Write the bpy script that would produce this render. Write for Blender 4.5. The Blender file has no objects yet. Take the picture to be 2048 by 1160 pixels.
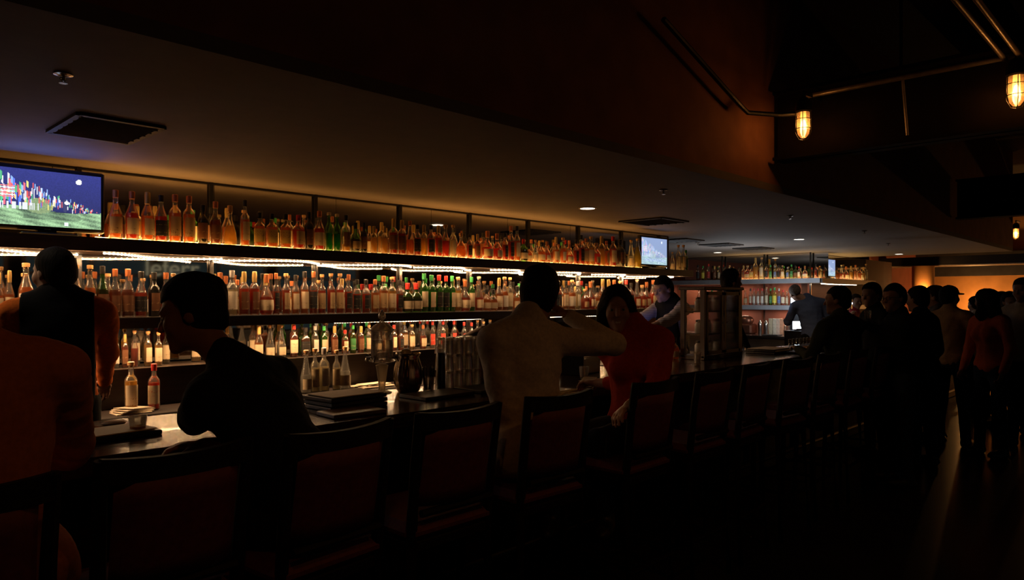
import bpy, math, random
import numpy as np
from mathutils import Vector, Matrix
random.seed(7)
rnd = random.Random(11)
SC = bpy.context.scene
COL = SC.collection
# ------------------------------------------------------------------ camera, world, exposure
F_PX = 1440.0; CX = 1024.0; HZ = 598.0; CAM_Z = 1.6
ANG = math.atan2(1386.0, F_PX); CA, SA = math.cos(ANG), math.sin(ANG)
cam = bpy.data.cameras.new('camera'); camo = bpy.data.objects.new('camera', cam); COL.objects.link(camo)
cam.sensor_width = 36.0; cam.lens = F_PX / 2048 * 36; cam.shift_y = 18 / 2048.0
cam.clip_start = 0.05; cam.clip_end = 100
camo.location = (0, 0, CAM_Z); camo.rotation_euler = (math.pi / 2, 0, ANG - math.pi / 2)
SC.camera = camo
w = bpy.data.worlds.new('night'); SC.world = w; w.use_nodes = True
w.node_tree.nodes['Background'].inputs[0].default_value = (0.5, 0.35, 0.3, 1)
w.node_tree.nodes['Background'].inputs[1].default_value = 0.0004
SC.view_settings.view_transform = 'Standard'; SC.view_settings.look = 'None'
SC.view_settings.exposure = 0.0; SC.view_settings.gamma = 1.0; SC.view_settings.use_curve_mapping = False
cy = SC.cycles
cy.use_denoising = True; cy.max_bounces = 14; cy.diffuse_bounces = 3; cy.glossy_bounces = 5
cy.transmission_bounces = 6; cy.transparent_max_bounces = 28; cy.sample_clamp_indirect = 2.0; cy.sample_clamp_direct = 0
cy.caustics_reflective = False; cy.caustics_refractive = False; cy.use_light_tree = True; cy.blur_glossy = 0.5

def px2(px, Y):                      # picture column + depth of the row -> world x and distance along the view
    u = (px - CX) / F_PX
    X = Y * (CA + u * SA) / (SA - u * CA)
    return X, X * CA + Y * SA
def at(px, py, Y):
    X, f = px2(px, Y)
    return Vector((X, Y, CAM_Z - (py - HZ) / F_PX * f))
def atx(px, py, X):
    u = (px - CX) / F_PX
    Y = X * (SA - u * CA) / (CA + u * SA)
    f = X * CA + Y * SA
    return Vector((X, Y, CAM_Z - (py - HZ) / F_PX * f))

# ------------------------------------------------------------------ large lights (fixtures themselves are built further down)
def area(name, loc, sx, sy, watt, col, rot=(0, 0, 0)):
    l = bpy.data.lights.new(name, 'AREA'); l.shape = 'RECTANGLE'; l.size = sx; l.size_y = sy; l.energy = watt; l.color = col
    o = bpy.data.objects.new(name, l); COL.objects.link(o); o.location = loc; o.rotation_euler = rot; return o
def point(name, loc, watt, col, r=0.03):
    l = bpy.data.lights.new(name, 'POINT'); l.energy = watt; l.color = col; l.shadow_soft_size = r
    o = bpy.data.objects.new(name, l); COL.objects.link(o); o.location = loc; return o
def spot(name, loc, watt, col, ang=100, r=0.05, rot=(0, 0, 0)):
    l = bpy.data.lights.new(name, 'SPOT'); l.energy = watt; l.color = col; l.spot_size = math.radians(ang); l.spot_blend = .6; l.shadow_soft_size = r
    o = bpy.data.objects.new(name, l); COL.objects.link(o); o.location = loc; o.rotation_euler = rot; return o
WARM = (1.0, 0.56, 0.26); ORNG = (1.0, 0.42, 0.13)

# ------------------------------------------------------------------ materials
MATS = {}
def nodes(m):
    m.use_nodes = True; nt = m.node_tree
    for n in list(nt.nodes): nt.nodes.remove(n)
    out = nt.nodes.new('ShaderNodeOutputMaterial'); return nt, out
def rgb(c): return (c[0], c[1], c[2], 1)
def pm(name, col, rough=.5, metal=0.0, var=.15, scale=20, bump=0.0, spec=.5, coat=0.0, aniso=None):
    if name in MATS: return MATS[name]
    m = bpy.data.materials.new(name); nt, out = nodes(m)
    p = nt.nodes.new('ShaderNodeBsdfPrincipled'); nt.links.new(p.outputs[0], out.inputs[0])
    p.inputs['Roughness'].default_value = rough; p.inputs['Metallic'].default_value = metal
    p.inputs['Specular IOR Level'].default_value = spec; p.inputs['Coat Weight'].default_value = coat
    tc = nt.nodes.new('ShaderNodeTexCoord'); mp = nt.nodes.new('ShaderNodeMapping')
    nt.links.new(tc.outputs['Object'], mp.inputs[0])
    if aniso: mp.inputs['Scale'].default_value = aniso
    nz = nt.nodes.new('ShaderNodeTexNoise'); nz.inputs['Scale'].default_value = scale; nz.inputs['Detail'].default_value = 3
    nt.links.new(mp.outputs[0], nz.inputs['Vector'])
    r = nt.nodes.new('ShaderNodeValToRGB')
    r.color_ramp.elements[0].position = .3; r.color_ramp.elements[1].position = .7
    r.color_ramp.elements[0].color = rgb([c * (1 - var) for c in col]); r.color_ramp.elements[1].color = rgb([min(1, c * (1 + var)) for c in col])
    nt.links.new(nz.outputs[0], r.inputs[0]); nt.links.new(r.outputs[0], p.inputs['Base Color'])
    if bump:
        b = nt.nodes.new('ShaderNodeBump'); b.inputs['Strength'].default_value = bump; b.inputs['Distance'].default_value = .01
        nt.links.new(nz.outputs[0], b.inputs['Height']); nt.links.new(b.outputs[0], p.inputs['Normal'])
    MATS[name] = m; return m
def em(name, col, s):
    if name in MATS: return MATS[name]
    m = bpy.data.materials.new(name); nt, out = nodes(m)
    e = nt.nodes.new('ShaderNodeEmission'); e.inputs[0].default_value = rgb(col); e.inputs[1].default_value = s
    nt.links.new(e.outputs[0], out.inputs[0]); MATS[name] = m; return m
def glassy(name, tint, body=0.0, gloss=.35, rough=.04, bodycol=None):
    """thin coloured glass or liquid: tinted see-through + some light scattered in the body + glossy skin"""
    if name in MATS: return MATS[name]
    m = bpy.data.materials.new(name); nt, out = nodes(m)
    t = nt.nodes.new('ShaderNodeBsdfTransparent'); t.inputs[0].default_value = rgb(tint)
    top = t
    if body > 0:
        bc = bodycol or tint
        tr = nt.nodes.new('ShaderNodeBsdfTranslucent'); tr.inputs[0].default_value = rgb(bc)
        df = nt.nodes.new('ShaderNodeBsdfDiffuse'); df.inputs[0].default_value = rgb(bc)
        mx0 = nt.nodes.new('ShaderNodeMixShader'); mx0.inputs[0].default_value = .35
        nt.links.new(tr.outputs[0], mx0.inputs[1]); nt.links.new(df.outputs[0], mx0.inputs[2])
        mx = nt.nodes.new('ShaderNodeMixShader'); mx.inputs[0].default_value = body
        nt.links.new(t.outputs[0], mx.inputs[1]); nt.links.new(mx0.outputs[0], mx.inputs[2]); top = mx
    g = nt.nodes.new('ShaderNodeBsdfGlossy'); g.inputs['Roughness'].default_value = rough; g.inputs[0].default_value = (1, 1, 1, 1)
    lw = nt.nodes.new('ShaderNodeLayerWeight'); lw.inputs[0].default_value = gloss
    nz = nt.nodes.new('ShaderNodeTexNoise'); nz.inputs['Scale'].default_value = 35
    b = nt.nodes.new('ShaderNodeBump'); b.inputs['Strength'].default_value = .12; b.inputs['Distance'].default_value = .004
    nt.links.new(nz.outputs[0], b.inputs['Height']); nt.links.new(b.outputs[0], g.inputs['Normal'])
    mn = nt.nodes.new('ShaderNodeMath'); mn.operation = 'MULTIPLY_ADD'; mn.inputs[1].default_value = .8; mn.inputs[2].default_value = .04
    nt.links.new(lw.outputs['Fresnel'], mn.inputs[0])
    m2 = nt.nodes.new('ShaderNodeMixShader'); nt.links.new(mn.outputs[0], m2.inputs[0])
    nt.links.new(top.outputs[0], m2.inputs[1]); nt.links.new(g.outputs[0], m2.inputs[2])
    nt.links.new(m2.outputs[0], out.inputs[0]); MATS[name] = m; return m

# ------------------------------------------------------------------ mesh builder
class MB:
    def __init__(s): s.v = []; s.f = []; s.mi = []
    def add(s, vs, fs, mi=0):
        n = len(s.v); s.v += [tuple(v) for v in vs]; s.f += [tuple(i + n for i in f) for f in fs]; s.mi += [mi] * len(fs); return s
    def box(s, c, d, rz=0.0, rx=0.0, ry=0.0, mi=0, bev=0.0):
        hx, hy, hz = d[0] / 2, d[1] / 2, d[2] / 2
        M = Matrix.Rotation(rz, 3, 'Z') @ Matrix.Rotation(ry, 3, 'Y') @ Matrix.Rotation(rx, 3, 'X'); c = Vector(c)
        b = min(bev, hx * .9, hy * .9, hz * .9)
        if b <= 0:
            vs = [M @ Vector((x * hx, y * hy, z * hz)) + c for x in (-1, 1) for y in (-1, 1) for z in (-1, 1)]
            return s.add(vs, [(0, 1, 3, 2), (4, 6, 7, 5), (0, 4, 5, 1), (2, 3, 7, 6), (0, 2, 6, 4), (1, 5, 7, 3)], mi)
        ring = []
        for zz, ins in ((-hz, b), (-hz + b, 0), (hz - b, 0), (hz, b)):
            X, Y = hx - ins, hy - ins
            ring.append([(-X + b, -Y), (X - b, -Y), (X, -Y + b), (X, Y - b), (X - b, Y), (-X + b, Y), (-X, Y - b), (-X, -Y + b)])
            ring[-1] = [M @ Vector((p[0], p[1], zz)) + c for p in ring[-1]]
        vs = [p for r in ring for p in r]; fs = [tuple(range(7, -1, -1)), tuple(range(24, 32))]
        for k in range(3):
            for i in range(8): fs.append((k * 8 + i, k * 8 + (i + 1) % 8, k * 8 + 8 + (i + 1) % 8, k * 8 + 8 + i))
        return s.add(vs, fs, mi)
    def lathe(s, prof, n=20, c=(0, 0, 0), sq=0.0, ex=1.0, ey=1.0, mi=0, a0=0.0, a1=None, cap=True):
        """prof: [(r, z)]; sq>0 squares the section; a0..a1 makes only a wedge"""
        full = a1 is None; m = n if full else n + 1; vs = []
        for r, z in prof:
            for i in range(m):
                a = 2 * math.pi * i / n if full else a0 + (a1 - a0) * i / n
                ca, sa = math.cos(a), math.sin(a); q = 1.0
                if sq: q = 1.0 / (abs(ca) ** (2 + sq) + abs(sa) ** (2 + sq)) ** (1.0 / (2 + sq))
                vs.append((c[0] + r * q * ca * ex, c[1] + r * q * sa * ey, c[2] + z))
        fs = []
        for k in range(len(prof) - 1):
            for i in range(n):
                j = (i + 1) % m if full else i + 1
                fs.append((k * m + i, k * m + j, k * m + m + j, k * m + m + i))
        if full and cap:
            fs.append(tuple(range(m - 1, -1, -1))); fs.append(tuple(range((len(prof) - 1) * m, len(prof) * m)))
        return s.add(vs, fs, mi)
    def tube(s, pts, r, n=8, mi=0, close=False):
        pts = [Vector(p) for p in pts]; vs = []; N = len(pts); up = Vector((0, 0, 1))
        for i, p in enumerate(pts):
            d = (pts[min(i + 1, N - 1)] - pts[max(i - 1, 0)])
            if d.length < 1e-9: d = Vector((1, 0, 0))
            d.normalize(); a = d.cross(up)
            if a.length < .05: a = d.cross(Vector((0, 1, 0)))
            a.normalize(); b = a.cross(d); rr = r[i] if isinstance(r, (list, tuple)) else r
            for k in range(n):
                t = 2 * math.pi * k / n; vs.append(p + a * math.cos(t) * rr + b * math.sin(t) * rr)
        fs = []
        for i in range(N - 1):
            for k in range(n): fs.append((i * n + k, i * n + (k + 1) % n, i * n + n + (k + 1) % n, i * n + n + k))
        fs.append(tuple(range(n - 1, -1, -1))); fs.append(tuple(range((N - 1) * n, N * n)))
        return s.add(vs, fs, mi)
    def ball(s, c, r, n=10, m=7, mi=0):
        rx, ry, rz = (r, r, r) if not isinstance(r, (tuple, list)) else r
        prof = [(math.sin(math.pi * k / m), -math.cos(math.pi * k / m)) for k in range(m + 1)]
        prof[0] = (1e-3, -1); prof[-1] = (1e-3, 1); vs = []
        for q, z in prof:
            for i in range(n): a = 2 * math.pi * i / n; vs.append((c[0] + rx * q * math.cos(a), c[1] + ry * q * math.sin(a), c[2] + rz * z))
        fs = [(k * n + i, k * n + (i + 1) % n, k * n + n + (i + 1) % n, k * n + n + i) for k in range(m) for i in range(n)]
        return s.add(vs, fs, mi)
    def mesh(s, name, mats, smooth=False):
        me = bpy.data.meshes.new(name); me.from_pydata(s.v, [], s.f)
        for m in (mats if isinstance(mats, (list, tuple)) else [mats]): me.materials.append(m)
        if any(s.mi): me.polygons.foreach_set('material_index', s.mi)
        if smooth: me.polygons.foreach_set('use_smooth', [True] * len(me.polygons)); 
        me.validate(); me.update()
        if smooth and smooth != 'all':
            try: me.set_sharp_from_angle(angle=math.radians(40))
            except Exception: pass
        return me
    def obj(s, name, mats, parent=None, smooth=False):
        return ob(name, s.mesh(name, mats, smooth), parent)
def ob(name, data, parent=None, loc=None):
    o = bpy.data.objects.new(name, data); COL.objects.link(o)
    if parent is not None:
        o.parent = parent                     # parts are modelled in the thing's own frame
    if loc is not None: o.location = loc
    return o
def tag(o, label=None, cat=None, group=None, kind=None):
    if label: o['label'] = label
    if cat: o['category'] = cat
    if group: o['group'] = group
    if kind: o['kind'] = kind
    return o
def thing(name, label, cat, loc=(0, 0, 0), rz=0.0, group=None):
    o = bpy.data.objects.new(name, None); COL.objects.link(o); o.location = loc; o.rotation_euler = (0, 0, rz)
    o.empty_display_size = .05
    return tag(o, label, cat, group)
def struct(o): o['kind'] = 'structure'; return o
ORD = ['zeroth', 'first', 'second', 'third', 'fourth', 'fifth', 'sixth', 'seventh', 'eighth', 'ninth', 'tenth', 'eleventh', 'twelfth', 'thirteenth', 'fourteenth', 'fifteenth', 'sixteenth', 'seventeenth', 'eighteenth', 'nineteenth', 'twentieth']
ORD += ['twenty-' + ORD[i] for i in range(1, 10)] + ['thirtieth'] + ['thirty-' + ORD[i] for i in range(1, 10)]

blackwood = pm('black stained wood', (.014, .009, .008), .6, var=.35, scale=6, aniso=(1, 12, 12), bump=.05, spec=.15)
darkwood = pm('dark brown wood', (.05, .022, .012), .3, var=.35, scale=5, aniso=(1, 10, 10), bump=.05, coat=.3)
bartopm = pm('polished bar wood', (.04, .018, .009), .15, var=.5, scale=5, aniso=(1, 14, 14), bump=.06, coat=.15)
cabwood = pm('reddish cabinet wood', (.055, .020, .010), .35, var=.3, scale=6, aniso=(8, 8, 1), bump=.05)
paintw = pm('grey ceiling paint', (.185, .155, .135), .8, var=.05, scale=9, bump=.08)
fascm = pm('brown plaster', (.32, .13, .06), .85, var=.15, scale=5, bump=.1)
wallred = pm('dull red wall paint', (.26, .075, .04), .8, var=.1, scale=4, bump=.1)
wallor = pm('ochre orange wall paint', (.55, .26, .08), .8, var=.12, scale=3, bump=.1)
walldk = pm('charcoal wall paint', (.05, .045, .045), .8, var=.2, scale=4, bump=.1)
ceilm = pm('black open ceiling', (.02, .018, .018), .85, var=.3, scale=3, bump=.2)
floorm = pm('polished dark concrete', (.035, .028, .024), .22, var=.4, scale=2.5, bump=.05)
steelbm = pm('painted steel beam', (.010, .007, .006), .9, var=.25, scale=5, bump=.05, spec=.1)
condm = pm('galvanised conduit', (.38, .33, .28), .4, metal=.6, var=.15)
blackm = pm('black metal', (.02, .02, .02), .4, metal=.5)
chrome = pm('brushed steel', (.55, .52, .48), .22, metal=1.0, var=.1, scale=60, aniso=(1, 1, 20))
copper = pm('copper', (.62, .27, .14), .25, metal=1.0, var=.1)
plast = pm('black plastic', (.012, .012, .013), .3)
shelfm = pm('dark shelf laminate', (.035, .024, .018), .4, var=.3, scale=5, aniso=(1, 9, 9))
shelfg = pm('grey shelf laminate', (.30, .30, .31), .4, var=.12, scale=5)
undm = pm('cream shelf underside', (.60, .48, .36), .55, var=.1)
mirm = pm('bar mirror', (.62, .60, .56), .035, metal=1.0, var=.03, scale=1.5)
paper = pm('cream paper', (.72, .60, .45), .7, var=.05)
leather = pm('black leather', (.02, .016, .014), .42, var=.2, scale=80, bump=.15)
burg = pm('burgundy upholstery', (.16, .03, .035), .6, var=.2, scale=50, bump=.1)

# ================================================================== THE ROOM
SOF = 2.48; SOFY = 2.55; YM = 5.43          # soffit height, its front edge, mirror plane
def sbox(name, c, d, m, **k): return struct(MB().box(c, d, **k).obj(name, m))
sbox('floor', (9.5, 1.8, -.05), (28, 15, .1), floorm)
# soffit over the bar: plaster ceiling with its upright front face
sf = MB(); sf.box((6.5, (SOFY + 8.4) / 2, SOF + .03), (18.9, 8.4 - SOFY, .06)); struct(sf.obj('ceiling', paintw))
sbox('ceiling_upper', (9.5, 1.8, 4.35), (28, 15, .1), ceilm)
sbox('wall_soffit_face', (6.5, SOFY + .03, (SOF + 4.3) / 2 + .03), (18.9, .06, 4.3 - SOF - .06), fascm)
sbox('wall_soffit_end', (15.98, (SOFY + 8.4) / 2 + .03, (SOF + 4.3) / 2 + .03), (.06, 8.4 - SOFY - .06, 4.3 - SOF - .06), walldk)
sbox('wall_left', (-3.05, 1.8, 2.15), (.1, 15, 4.3), walldk)
sbox('wall_back', (2.9, YM + .10, 1.24), (11.9, .16, 2.48), walldk)
sbox('wall_alcove_side', (8.8, 6.9, 1.24), (.1, 2.76, 2.48), walldk)
sbox('wall_alcove_back', (11.3, 8.3, 1.24), (4.9, .1, 2.48), wallred)
sbox('wall_return', (13.80, 6.83, 1.24), (.1, 2.84, 2.48), wallred)
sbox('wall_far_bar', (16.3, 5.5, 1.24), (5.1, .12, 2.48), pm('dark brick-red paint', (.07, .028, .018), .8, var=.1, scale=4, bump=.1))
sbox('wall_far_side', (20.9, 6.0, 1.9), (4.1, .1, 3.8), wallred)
sbox('wall_end', (23.05, 1.8, 2.15), (.1, 15, 4.3), wallor)
sbox('trim_1', (22.9, 1.0, 2.55), (.2, 10, .64), walldk)
sbox('trim_2', (19.9, 1.0, 2.52), (.7, 10, .20), ceilm)
sbox('trim_40', (19.9, 1.0, 2.405), (.7, 10, .02), undm)  # thin pale board added to imitate the lamplit underside of the header
sbox('wall_room', (9.5, -5.55, 2.15), (26, .1, 4.3), walldk)
struct(MB().lathe([(.24, 0), (.24, 2.39)], 28, (19.4, 4.9, 0)).obj('wall_column', wallor, smooth=True))
# mirror panels behind the shelves
for i in range(11):
    x0 = -2.95 + i * 1.064
    p = MB().box((x0 + .532, YM - .004, 1.68), (1.060, .012, 1.58)).obj('trim_%d' % (i + 3), mirm); struct(p)
sbox('trim_20', (2.9, YM - .02, SOF - .008), (11.7, .02, .012), blackm)
sbox('trim_21', (13.735, 6.55, 2.24), (.01, 3.0, .46), mirm)
sbox('trim_22', (15.35, YM - .004, 2.24), (3.2, .01, .46), mirm)
# windows in the wall behind the viewer: seen only in the bar mirror
night = em('street glow through the blind', (.42, .62, .66), .030)
for i, x in enumerate((2.0, 4.6, 7.2, 9.8)):
    o = struct(MB().box((x, -5.48, 1.75), (2.3, .04, 1.9)).obj('window_%d' % (i + 1), night))
    f = MB()
    for sx in (-1.15, 0, 1.15): f.box((x + sx, -5.44, 1.75), (.07, .06, 1.96))
    for sz in (-.95, .35, .95): f.box((x, -5.44, 1.75 + sz), (2.36, .06, .06))
    ob('window_frame', f.mesh('window_frame', condm), o)
cu = bpy.data.curves.new('window_lettering', 'FONT'); cu.body = 'leferr'; cu.size = .52; cu.extrude = .004; cu.align_x = 'CENTER'
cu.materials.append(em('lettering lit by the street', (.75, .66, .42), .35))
lt = ob('window_lettering', cu, None, (6.17, -5.36, 2.10)); lt.rotation_euler = (math.pi / 2, 0, 0)
SC.view_layers[0].update(); me_ = bpy.data.meshes.new_from_object(lt); lt2 = ob('window_lettering', me_, None, lt.location); lt2.rotation_euler = lt.rotation_euler; bpy.data.objects.remove(lt); lt = lt2
tag(lt, 'pale lettering across the window glass, seen in the bar mirror', 'lettering')

# open ceiling: beams, conduits, hanging lamps
def beam(x, z, label, h=.55):
    t = thing('ceiling_beam', label, 'beam', (x, -1.5, z), group='steel beams under the open ceiling')
    MB().box((0, 0, h / 2), (.03, 8.0, h)).obj('web', steelbm, t)
    MB().box((0, 0, .012), (.22, 8.0, .024)).obj('flange', steelbm, t)
    MB().box((0, 0, h - .012), (.22, 8.0, .024)).obj('flange', steelbm, t)
beam(5.72, 2.71, 'steel beam crossing above the room beside the bright caged lamp')
beam(11.6, 2.71, 'steel beam crossing above the room midway along the bar')
beam(17.1, 2.71, 'distant steel beam over the crowd, by the small far lamp')
beam(.6, 2.95, 'steel beam nearest the viewer, above the seated customers')
dk = MB(); dk.lathe([(.24, 0), (.24, 11.0)], 20); d = dk.obj('air_duct', steelbm, smooth=True); d.rotation_euler = (0, math.pi / 2, 0); d.location = (2.5, 1.35, 3.9)
tag(d, 'long round air duct running along the dark open ceiling', 'duct')
for i, (y, lab) in enumerate(((.84, 'lit conduit leading to the lamp at the edge, upper one of the pair'), (.92, 'lit conduit leading to the lamp at the edge, lower one of the pair'))):
    tag(MB().tube([(.8, y, 3.13), (5.5, y, 3.13)], .016, 10).obj('conduit', condm, smooth=True), lab, 'conduit', 'conduits')
tag(MB().tube([(5.55, 2.2, 3.16), (5.55, -2.5, 3.16)], .022, 10).obj('conduit', condm, smooth=True), 'conduit running across the room along the first beam, above the lamps', 'conduit', 'conduits')
tag(MB().tube([(3.9, 2.44, 3.35), (4.9, 2.44, 3.02), (5.05, 2.44, 2.98), (5.28, 2.3, 2.98), (5.42, 2.2, 3.0)], .018, 8).obj('conduit', blackm, smooth=True), 'bent black conduit coming down the brown wall to the caged lamp', 'conduit', 'conduits')
tag(MB().tube([(5.62, 1.55, 3.16), (5.62, 1.52, 2.76)], .01, 8).obj('conduit', condm, smooth=True), 'thin upright conduit down the beam between the two near lamps', 'conduit', 'conduits')
sp = thing('ceiling_speaker', 'round dark speaker hanging under the open ceiling between the caged lamps', 'speaker', (6.3, 1.75, 3.12))
MB().lathe([(.10, .10), (.14, .06), (.15, 0), (.13, -.012), (.02, -.016)], 24).obj('housing', condm, sp, smooth=True)
MB().tube([(0, 0, .09), (0, 0, .9)], .012, 8).obj('pole', blackm, sp)
bulbm = em('hot bulb', (1.0, .52, .16), 26)
lampglass = glassy('jelly jar glass', (1, .86, .62), .45, .5, .05, (1, .7, .35))
def cage_lamp(loc, label, watt, drop=False, hood=False):
    t = thing('caged_lamp', label, 'lamp', loc, group='caged jar lamps under the beams')
    MB().lathe([(.03, .30), (.055, .27), (.06, .20), (.05, .19)], 16).obj('lamp_holder', blackm, t, smooth=True)
    MB().lathe([(.045, .19), (.047, .08), (.040, .03), (.02, .004), (.002, 0)], 16).obj('jar', lampglass, t, smooth=True)
    MB().ball((0, 0, .10), (.017, .017, .038)).obj('bulb', bulbm, t, smooth=True)
    sx_ = [q for q in (.585, 5.705, 11.585, 17.085) if q > loc[0]][0] - loc[0]; MB().tube([(0, 0, .28), (0, 0, 1.5)] if drop else [(0, 0, .28), (0, 0, .345), (sx_ * .5, 0, .35), (sx_, 0, .35)], .012, 8).obj('stem', blackm, t)
    c = MB()
    for k in range(4):
        a = k * math.pi / 2 + .3
        c.tube([(.054 * math.cos(a), .054 * math.sin(a), z) for z in (.19, .10, .04)] + [(.03 * math.cos(a), .03 * math.sin(a), -.008), (0, 0, -.014)], .0028, 5)
    for z in (.14, .07):
        c.tube([(.055 * math.cos(q * math.pi / 10), .055 * math.sin(q * math.pi / 10), z) for q in range(21)], .0026, 5)
    c.obj('cage', blackm, t)
    if hood:  # hood added on unseen lamps to keep their light off the upper wall
        MB().lathe([(.05, .24), (.09, .23), (.17, .17), (.172, .16), (.165, .165), (.085, .22), (.05, .23)], 24, cap=False).obj('hood', blackm, t, smooth=True)
        spot('lamp_light', (loc[0], loc[1], loc[2] + .08), watt, ORNG, 136, .04)
    else: point('lamp_light', (loc[0], loc[1], loc[2] + .10), watt, ORNG, .04)
cage_lamp((5.38, 2.16, 2.80), 'glowing caged jar lamp against the beam, beside the brown wall', 9)
cage_lamp((5.50, .86, 2.82), 'brightest caged jar lamp, cut by the edge of the picture', 10)
cage_lamp((16.7, 2.62, 2.76), 'tiny distant caged lamp high over the crowd', 22)
cage_lamp((.35, .55, 2.80), 'added unseen caged jar lamp over the room behind the first stools', 34, False, True)  # out-of-frame lamp added to brighten the backs of the seated customers
cage_lamp((2.60, .10, 2.80), 'added unseen caged jar lamp on a long stem over the room behind the white shirt', 48, True, True)  # out-of-frame lamp added to brighten the white shirt from behind
cage_lamp((5.50, -.75, 2.82), 'added unseen caged jar lamp on the first beam, beyond the edge of the picture', 14)  # out-of-frame lamp added for more warm light on people and stools

# things on the plaster ceiling
ventm = pm('black vent metal', (.008, .008, .008), .6)
def vent(x, y, sx, sy, label, m=ventm):
    fm = ventm
    t = thing('ceiling_vent', label, 'vent', (x, y, SOF), group='square vents in the plaster ceiling')
    f = MB()
    for s in (-1, 1): f.box((s * sx / 2, 0, -.008), (.03, sy, .016)); f.box((0, s * sy / 2, -.008), (sx, .03, .016))
    f.obj('frame', fm, t)
    for k in range(6): MB().box((0, -sy / 2 + sy * (k + .5) / 6, -.006), (sx - .02, .012, .03), rx=.6).obj('louver', m, t)
vent(1.22, 4.08, .38, .52, 'square vent in the dim ceiling above the near television', pm('bluish vent metal', (.17, .18, .2), .5))
vent(6.96, 4.48, .55, .55, 'black square vent just before the second television')
vent(9.48, 5.64, .5, .5, 'black vent just past the second television')
vent(10.7, 5.62, .5, .5, 'middle one of the three black vents beyond the second television')
vent(11.85, 5.62, .5, .5, 'farthest black vent, towards the return shelves')
def sprinkler(x, y, label):
    t = thing('sprinkler', label, 'sprinkler', (x, y, SOF), group='sprinkler heads')
    MB().lathe([(.032, 0), (.034, -.006), (.02, -.009), (.012, -.004)], 18).obj('collar', chrome, t, smooth=True)
    m = MB(); m.tube([(0, 0, -.004), (0, 0, -.03)], .006, 8)
    for s in (-1, 1): m.tube([(0, 0, -.01), (s * .012, 0, -.022), (0, 0, -.036)], .0025, 6)
    m.obj('stem', chrome, t)
    MB().lathe([(.015, -.036), (.016, -.039)], 12).obj('deflector', chrome, t)
sprinkler(.81, 3.21, 'sprinkler head in the ceiling nearest the viewer')
sprinkler(5.02, 3.14, 'sprinkler head in the ceiling before the second television')
sprinkler(7.5, 3.15, 'sprinkler head between the ceiling light streaks')
sprinkler(9.8, 3.15, 'fourth sprinkler head along the plaster ceiling')
sprinkler(10.1, 5.7, 'sprinkler head beside the black vents in the alcove')
sprinkler(12.3, 3.6, 'sprinkler head near the last downlight')
dlm = em('downlight lens', (1.0, .86, .66), 9)
def downlight(x, y, label, watt):
    t = thing('downlight', label, 'light', (x, y, SOF), group='round recessed downlights')
    MB().lathe([(.088, 0), (.09, -.006), (.072, -.008), (.07, -.002)], 28, cap=False).obj('trim_ring', pm('white trim', (.7, .68, .64), .5), t, smooth=True)
    MB().lathe([(.001, -.0045), (.07, -.0045)], 28, cap=False).obj('lens', dlm, t)
    if watt: spot('downlight_beam', (x, y, SOF - .02), watt, (1, .80, .58), 110)
downlight(5.52, 4.30, 'round downlight in the ceiling over the middle of the near shelves', 4)
downlight(10.53, 4.29, 'round downlight in the ceiling above the blue-shirted bartender', 5)
downlight(12.47, 6.62, 'round downlight in the alcove ceiling by the return shelves', 5)
downlight(15.35, 4.3, 'farthest round downlight at the end of the ceiling', 5)
downlight(.57, 4.30, 'round downlight above the near television', 6)

# ================================================================== BAR, BACK BAR AND SHELVES
b = thing('bar_counter', 'long dark polished wooden bar with lamplight glinting on its top', 'bar', (0, 0, 0))
MB().box((5.6, 3.06, 1.045), (16.8, .78, .05), bev=.012).obj('worktop', bartopm, b)
MB().box((5.6, 2.69, 1.03), (16.8, .05, .07), bev=.015).obj('edge_rail', bartopm, b)
MB().box((5.6, 3.02, .51), (16.6, .10, 1.0)).obj('body', blackwood, b)
for i in range(17): MB().box((-2.3 + i * .985, 2.96, .54), (.88, .03, .84), bev=.01).obj('front_panel', blackwood, b)
MB().tube([(-2.7, 2.78, .2), (13.9, 2.78, .2)], .022, 10).obj('foot_rail', blackm, b)
wk = thing('service_counter', 'steel work counter behind the bar, below the glasses', 'counter', (5.6, 3.62, 0))
MB().box((0, 0, .84), (16.6, .34, .04), bev=.006).obj('worktop', chrome, wk); MB().box((0, -.05, .41), (16.5, .2, .82)).obj('body', blackm, wk)
bb = thing('back_counter', 'dark back counter under the bottle shelves along the mirror', 'counter', (3.0, 5.02, 0))
MB().box((0, 0, .88), (11.3, .80, .04), bev=.006).obj('worktop', blackwood, bb); MB().box((0, .02, .43), (11.2, .74, .86)).obj('body', blackwood, bb)
for i in range(14): MB().box((-5.2 + i * .8, -.36, .45), (.74, .02, .74), bev=.006).obj('door', blackwood, bb)
UP, LO, TH = 1.985, 1.483, 1.150
rz_ = thing('bottle_riser', 'stepped riser on the back counter carrying the bottom row of bottles', 'shelf', (3.2, 5.20, .9))
MB().box((0, -.04, .235), (10.9, .36, .03)).obj('board', shelfm, rz_); MB().box((0, -.19, .11), (10.9, .02, .22)).obj('front_board', shelfm, rz_)
BAY0, BAY = 1.455, .886                         # uprights
POSTS = [BAY0 + BAY * k for k in range(-2, 9)]
def lbm(k, s, c=(1.0, .44, .10)): return em('lit shelf panel %s' % k, c, s)
bayglow = {-3: .3, -2: .4, -1: .6, 0: 1.0, 1: 6.5, 2: 3.0, 3: 2.6, 4: 5.5, 5: 5.0, 6: 4.5, 7: 3.5, 8: 1.5}
us = thing('upper_shelf', 'long upper bottle shelf with a glowing top panel below the ceiling', 'shelf', (0, 0, 0))
MB().box((4.06, 4.965, UP - .045), (9.2, .03, .085)).obj('front_board', shelfm, us)
MB().box((4.06, 5.215, UP - .080), (9.2, .41, .012)).obj('underside', undm, us)
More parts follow.
